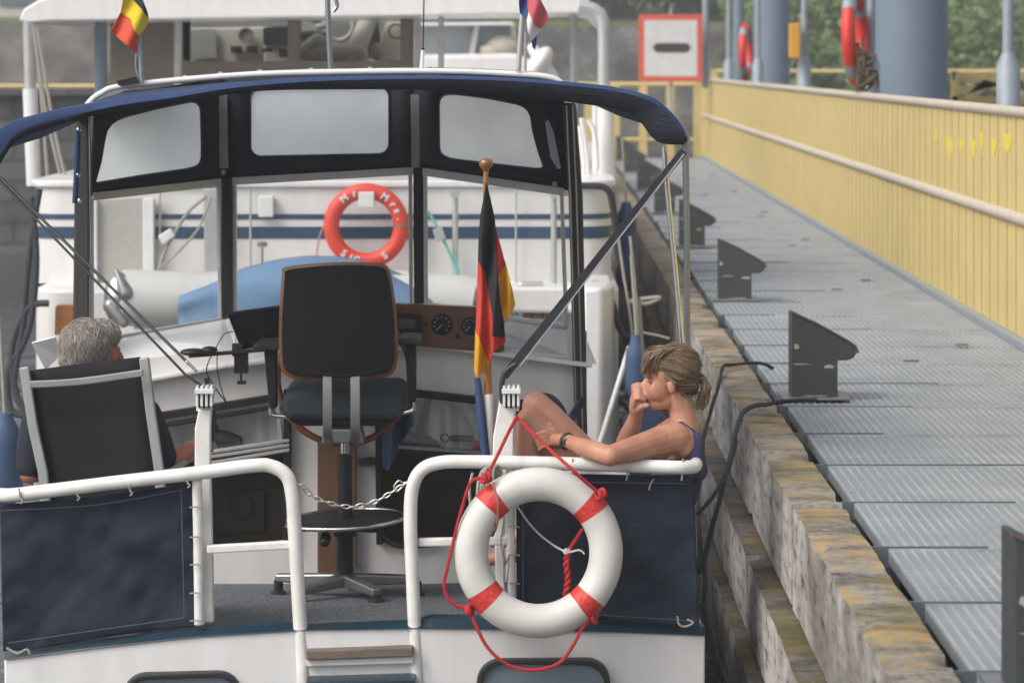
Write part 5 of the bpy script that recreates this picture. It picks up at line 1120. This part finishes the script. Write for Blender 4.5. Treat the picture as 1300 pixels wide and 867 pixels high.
# ------------------------------------------------------------ black mooring ropes
twisted('mooring_rope', smooth([P(1036,508,12.6), P(1000,509,12.45), P(975,513,12.2), P(955,516,11.7), P(940,530,11.2), P(928,575,10.9), P(912,640,10.6), P(900,685,10.4), P(890,720,10.2), P(886,725,10.12)], 14), .011, ROPEB, None, 3, .05)
tag(bpy.data.objects['mooring_rope.001'], 'thick black mooring rope from the bollard foot down to the stern corner', 'rope')
twisted('mooring_rope', smooth([P(985,470,14.4), P(965,461,14.25), P(930,463,14.0), P(918,466,13.85), P(912,490,13.4), P(900,530,12.8), P(888,580,11.8), P(886,640,11), P(889,700,10.3), P(886,720,10.15)], 12), .010, ROPEB, None, 3, .05)
tag(bpy.data.objects['mooring_rope.002'], 'black mooring rope passing behind the woman to the quay timber', 'rope')
twisted('mooring_rope', smooth([P(886,652,10.2), P(905,630,10.5), P(925,595,10.9), P(935,560,11.1)], 12), .009, ROPEB, None, 3, .05); tag(bpy.data.objects['mooring_rope.003'], 'short black rope crossing the two mooring ropes at the stern corner', 'rope')
q = MB(); q.tube(smooth(pts([(893,770),(900,800),(915,840),(930,880)], 10.15), 6), .009, 7); q.tube(smooth(pts([(893,700),(895,740),(893,772)], 10.1), 6), .007, 7); tag(q.build('hanging_line', ROPEB, None, True), 'thin black line hanging down from the right stern corner', 'line')
# ------------------------------------------------------------ people
def strands(name, gen, n, r0, r1, mt, par):
    q = MB()
    for i in range(n):
        p = gen(i)
        if p is None: continue
        m_ = len(p); q.tube(p, [r0+(r1-r0)*k/(m_-1) for k in range(m_)], 4, cap=False)
    return q.build(name, mt, par, True)
DP = 10.3
def Wp(x, y, d=0): return P(x, y, DP+d)
def W(x, y, d=0): return P(x, y, DP)+Vector((0, d, 0))
wo_ = thing('person', W(820, 690), 'woman in a navy sleeveless top with ponytail sitting sideways, one hand at her face', 'person')
b = MB()
b.ell(W(853,471), (.094,.074,.092)); b.ell(W(840,487), (.056,.060,.082)); b.cap(W(847,505), W(831,511), .045, .030); b.ell(W(825.5,513), (.017,.022,.017)); b.ell(W(828,496), (.035,.045,.05))
b.cap(W(824,474,-.028), W(824,474,.028), .017, .017); b.cap(W(821,481), W(813,493), .007, .0115); b.ell(W(814.5,494.5), (.010,.015,.008)); b.ell(W(819,502), (.012,.022,.006)); b.ell(W(820,506), (.012,.020,.007))
for s in (-1, 1): b.ell(W(834,494,.040*s), (.036,.018,.036)); b.ell(W(851,489,.074*s), (.015,.010,.026), Matrix.Rotation(R(-12), 3, 'Y'))
b.chain([(W(860,500), .050), (W(866,520), .047), (W(868,545), .058)]); b.cap(W(867,547,-.02), W(864,556,-.15), .05, .052); b.cap(W(867,547,.02), W(864,556,.15), .05, .052)
b.ell(W(866,590), (.072,.150,.165)); b.ell(W(852,625), (.085,.135,.13)); b.ell(W(825,655), (.11,.165,.105)); b.ell(W(845,560), (.06,.12,.07))
# near (left) arm
b.chain([(Wp(857,556,-.165), .060), (Wp(838,560,-.20), .055), (Wp(808,569,-.30), .047), (Wp(775,578,-.40), .037)])
b.chain([(Wp(774,579,-.40), .037), (Wp(757,573,-.36), .037), (Wp(736,566,-.29), .031), (Wp(716,558,-.215), .0245)])
b.chain([(Wp(716,558,-.215), .024), (W(705,552,-.155), .026), (W(697,546,-.15), .024)])
for k in range(4): b.chain([(W(698+k*2.5,543+k*4.5,-.165+.004*k), .0105), (W(690+k*2,541+k*5,-.172), .0095), (W(683+k*2,543+k*5.5,-.168), .0085), (W(679+k*2,548+k*5,-.158), .0075)])
b.chain([(W(708,548,-.14), .011), (W(703,538,-.135), .010), (W(699,532,-.135), .008)])
# far (right) arm with the hand at the cheek
b.chain([(W(860,556,.165), .06), (W(830,572,.19), .05), (W(793,586,.18), .040)])
b.chain([(W(793,586,.18), .040), (W(797,566,.13), .040), (W(804,543,.06), .032), (W(808,527,.02), .026)])
b.chain([(W(808,527,.02), .025), (W(808,517,.0), .029), (W(808,508,-.01), .027)])
for k, dd in enumerate((.012, -.004, -.019, -.032)):
    yy = 489+5.0*k
    b.chain([(W(804.5,yy+9,dd+.006), .0105), (W(804+.6*k,yy+1,dd-.004), .0098), (W(811,yy-1.5+.4*k,dd-.012), .0088), (W(818,yy+2.5,dd-.008), .0075)])
b.chain([(W(810,519,-.02), .012), (W(816,514,-.035), .0105), (W(822,513,-.040), .009)])
# legs
for s, kx, ky in ((-.09, 674, 531), (.10, 681, 520)):
    b.chain([(W(800,650,s), .088), (W(745,592,s), .076), (W(kx+14,ky+14,s), .060), (W(kx,ky,s), .055)])
    b.chain([(W(kx,ky,s), .055), (W(kx-2,ky+32,s), .050), (W(kx-1,ky+60,s), .052), (W(kx-2,ky+120,s), .036), (W(kx-4,ky+155,s), .030)])
    b.chain([(W(kx-2,ky+160,s), .036), (W(kx-30,ky+170,s), .032), (W(kx-55,ky+174,s), .022)])
remesh('body', b, .0038, SKIN, wo_, 4)
t_ = MB(); t_.ell(W(867,594), (.076,.156,.170)); t_.ell(W(852,627), (.091,.141,.135)); t_.cap(W(862,537,-.09), W(879,552,-.12), .020, .030); t_.cap(W(852,545,-.10), W(863,537,-.09), .016, .019); t_.cap(W(880,556,-.145), W(877,592,-.158), .037, .040); t_.cap(W(866,543,.085), W(880,556,.11), .020, .03); t_.cap(W(880,556,-.11), W(880,590,-.12), .03, .05); t_.cap(W(878,560,.0), W(878,590,0), .045, .05)
remesh('sleeveless_top', t_, .006, TOPN, wo_, 5)
t_ = MB()
for s in (-.09, .10): t_.cap(W(805,655,s), W(738,588,s), .098, .083)
t_.ell(W(825,657), (.118,.172,.112)); remesh('shorts', t_, .008, PAPER, wo_, 5)
q = MB(); a = Wp(720,560,-.23); d = (Wp(736,566,-.29)-Wp(716,558,-.215)).normalized(); q.torus(a, d, .0275, .0055, n=30, seg=8, flat=1.6); q.lathe(a+d.cross(Vector((0,1,0))).normalized()*.0+Vector((0,-.03,0)), (0,-1,0), [(.015,0),(.015,.006)], 16); q.build('wrist_watch', RUBBER, wo_, True)
q = MB(); q.ell(W(823.5,483,-.046), (.008,.008,.0025)); q.ell(W(824,478,-.046), (.011,.006,.002)); q.build('eye', mat('brown_eye', (.13,.065,.045), .3), wo_, True)
q = MB(); q.prism([W(814,500,.002), W(820,489,.002), W(823,491,.002), W(818,504,.002)], (0,.010,0)); tag(q.build('phone', BLACK, bevel=.002), 'small dark phone in the hand of the woman', 'phone')
# hair: cap plus combed strands gathered to the ponytail
h = MB(); h.ell(W(856,467), (.093,.079,.087)); h.ell(W(838,459.5,-.005), (.060,.069,.050)); h.ell(W(864,483), (.062,.067,.054)); h.cap(W(821,462,-.035), W(821,461,.035), .019, .019)
hcw = remesh('hair_cap', h, .006, HAIRW, wo_, 6); hw = [(v.co.copy(), v.normal.copy()) for v in hcw.data.vertices if v.co.y < 10.36 and v.co.x > P(834,0,10.3).x]
tie = W(885,480,-.005)
cen = W(855,470)
def hs(i):
    rnd = random.Random(i); u = rnd.random(); side = -1 if rnd.random() < .8 else 1
    if i % 3 == 0:   # fringe sweeping forward and down
        a = W(848+rnd.uniform(-8,10), 440+rnd.uniform(0,4), side*rnd.uniform(.0,.05)); e = W(813+rnd.uniform(0,20), 465+rnd.uniform(-4,9), side*rnd.uniform(.02,.066)); mid = (a+e)/2+Vector((-.018,side*.022,.022))
        p = smooth([a, mid, e], 5)
    else:
        ang = rnd.uniform(.38, 2.75); rr = rnd.uniform(.35, .97); a = cen+Vector((-math.cos(ang)*.096*rr, side*.085*math.sqrt(max(.02, 1-rr*rr*.92)), math.sin(ang)*.095*rr))
        mid = (a+tie)/2; dd = (mid-W(858,472)); rd = Vector((dd.x/.100, dd.y/.087, dd.z/.095)).length; mid = W(858,472)+dd*(1/max(rd, .3))*.95
        p = smooth([a, mid, tie+Vector((rnd.uniform(-.004,.004), rnd.uniform(-.008,.008), rnd.uniform(-.008,.008)))], 6)
    j = Vector((rnd.gauss(0,.0015), rnd.gauss(0,.0015), rnd.gauss(0,.0015))); return [v+j for v in p]
LB = mat('light_blonde_strands', (.29,.205,.125), .45, c2=(.12,.08,.047), ns=22, amt=.5)
strands('hair_strands', hs, 520, .0022, .0012, LB, wo_)
strands('hair_strands', lambda i: hs(i+4000), 420, .0022, .0012, HAIRW, wo_)
def hn(i):
    rnd = random.Random(i+9000); v, nn_ = hw[rnd.randrange(len(hw))]; d = (tie-v); L_ = d.length
    if L_ < .035 or v.x > P(882,0,10.3).x: return None
    d = d.normalized(); d = (d-nn_*d.dot(nn_)).normalized(); s = min(L_*.7, rnd.uniform(.03, .06)); j = Vector((0, 0, rnd.gauss(0, .04))); d = (d+j).normalized()
    return [v-nn_*.001, v+d*s*.5+nn_*.0016, v+d*s+nn_*.0005-(v+d*s-(v)).normalized()*.0]
strands('hair_strands', hn, 1100, .0016, .0009, HAIRW, wo_); strands('hair_strands', lambda i: hn(i+3000), 420, .0016, .0009, LB, wo_)
def pt(i):
    rnd = random.Random(i+77); g = lambda s: rnd.gauss(0, s)
    return smooth([tie+Vector((0,g(.005),g(.005))), W(891+g(1.5),481+g(2.5),g(.012)), W(896+g(2.5),492+g(3),g(.016)), W(893+g(3),504+g(4),g(.014)), W(890+g(3.5),511+g(5),g(.010))], 5)
strands('ponytail', pt, 260, .0024, .0012, LB, wo_)
q = MB(); q.torus(W(885,480), (1,0,-.1), .016, .007, n=20, seg=8); q.build('hair_tie', BLACK, wo_, True)
# man seen from behind
DM = 10.55
def V(x, y, d=0): return P(x, y, DM)+Vector((0, d, 0))
ma = thing('person', V(125, 690), 'grey haired man in a dark shirt sitting in the garden chair, seen from behind', 'person')
rot = Matrix.Rotation(R(32), 3, 'Z')
b = MB(); b.ell(V(111,441), (.100,.076,.100), rot); b.ell(V(124,452,.05), (.072,.06,.090), rot); b.cap(V(118,466,.03), V(134,478,.09), .05, .03); b.cap(V(146,452,.10), V(149,462,.105), .012, .014)
b.ell(V(117,457,-.062), (.018,.012,.032)); b.ell(V(98,455,.08), (.012,.018,.03)); b.ell(V(139,452,.035), (.028,.03,.04)); b.cap(V(140,443,.05), V(147,446,.06), .015, .012)
b.chain([(V(112,465), .058), (V(113,490), .060), (V(115,520), .07)]); b.ell(V(118,570), (.18,.11,.20)); b.ell(V(120,650), (.18,.13,.12))
b.chain([(V(52,528), .060), (V(42,560,-.01), .052), (V(40,600,-.02), .043), (V(52,618,.18), .036), (V(60,620,.26), .026)]); b.ell(V(62,620,.31), (.035,.05,.02))
b.chain([(V(182,528), .060), (V(196,560,0), .052), (V(207,593,.0), .044), (V(224,583,.10), .038), (V(239,575,.17), .028)])
b.ell(V(246,573,.20), (.042,.035,.026))
for k in range(4): b.chain([(V(251,570+k*2.5,.21), .012), (V(257,572+k*2.5,.225), .011), (V(260,577+k*2,.23), .009)])
b.chain([(V(246,568,.2), .011), (V(253,566,.22), .009)])
for x in (85, 155): b.chain([(V(x,660,.05), .09), (V(x,655,.42), .068)]); b.chain([(V(x,655,.42), .06), (V(x,760,.42), .04), (V(x,775,.40), .035), (V(x,780,.55), .025)])
remesh('body', b, .0065, SKINM, ma, 4)
t_ = MB(); t_.ell(V(118,572), (.190,.120,.205)); t_.ell(V(120,645), (.19,.14,.12)); t_.chain([(V(85,520), .09), (V(52,530), .072), (V(44,560,-.01), .066), (V(41,590,-.015), .060)]); t_.chain([(V(150,518), .09), (V(182,528), .072), (V(195,556), .066), (V(205,580), .060)])
remesh('shirt', t_, .008, SHIRT, ma, 5)
t_ = MB()
for x in (85, 155): t_.cap(V(x,660,.05), V(x,656,.38), .10, .08)
t_.ell(V(120,660), (.2,.15,.12)); remesh('shorts', t_, .01, NAVY, ma, 4)
h = MB(); h.ell(V(109,439,-.008), (.106,.083,.105), rot); h.ell(V(104,452,-.02), (.085,.07,.085), rot); h.ell(V(126,426,.03), (.075,.06,.06), rot)
hc = remesh('hair_cap', h, .007, HAIRM, ma, 5); hv = [(v.co.copy(), v.normal.copy()) for v in hc.data.vertices]
def mh(i):
    rnd = random.Random(i); a, d0 = hv[rnd.randrange(len(hv))]
    if d0.z < -.5: return None
    tdir = Vector((.25+rnd.gauss(0,.35), -.25+rnd.gauss(0,.35), -.75+rnd.gauss(0,.25))); tdir = (tdir-d0*tdir.dot(d0)).normalized(); L_ = rnd.uniform(.018, .034)
    return [a-d0*.001, a+tdir*L_*.5+d0*.0045, a+tdir*L_+d0*.0015]
strands('hair_strands', mh, 2200, .0013, .0008, mat('silver_hair', (.42,.385,.35), .5, c2=(.19,.165,.145), ns=40, amt=.4), ma)
q = MB(); q.prism([P(40,436,10.95), P(70,428,10.95), P(76,452,11.0), P(58,470,11.0)], (0,.012,.004)); tag(q.build('newspaper', PAPER), 'white sheet of paper beside the grey haired man', 'paper')

# ------------------------------------------------------------ thin haze volume added to lift the blacks and lower contrast
hm = bpy.data.materials.new('thin_haze'); hm.use_nodes = True; t = hm.node_tree; t.nodes.clear()
o_ = t.nodes.new('ShaderNodeOutputMaterial'); pv = t.nodes.new('ShaderNodeVolumePrincipled'); pv.inputs['Color'].default_value = (.93,.95,1,1); pv.inputs['Density'].default_value = .0020; t.links.new(pv.outputs[0], o_.inputs['Volume'])
q = MB(); q.box(-151, 151, -61, 201, -3.2, 12); tag(q.build('haze', hm), kind='stuff')
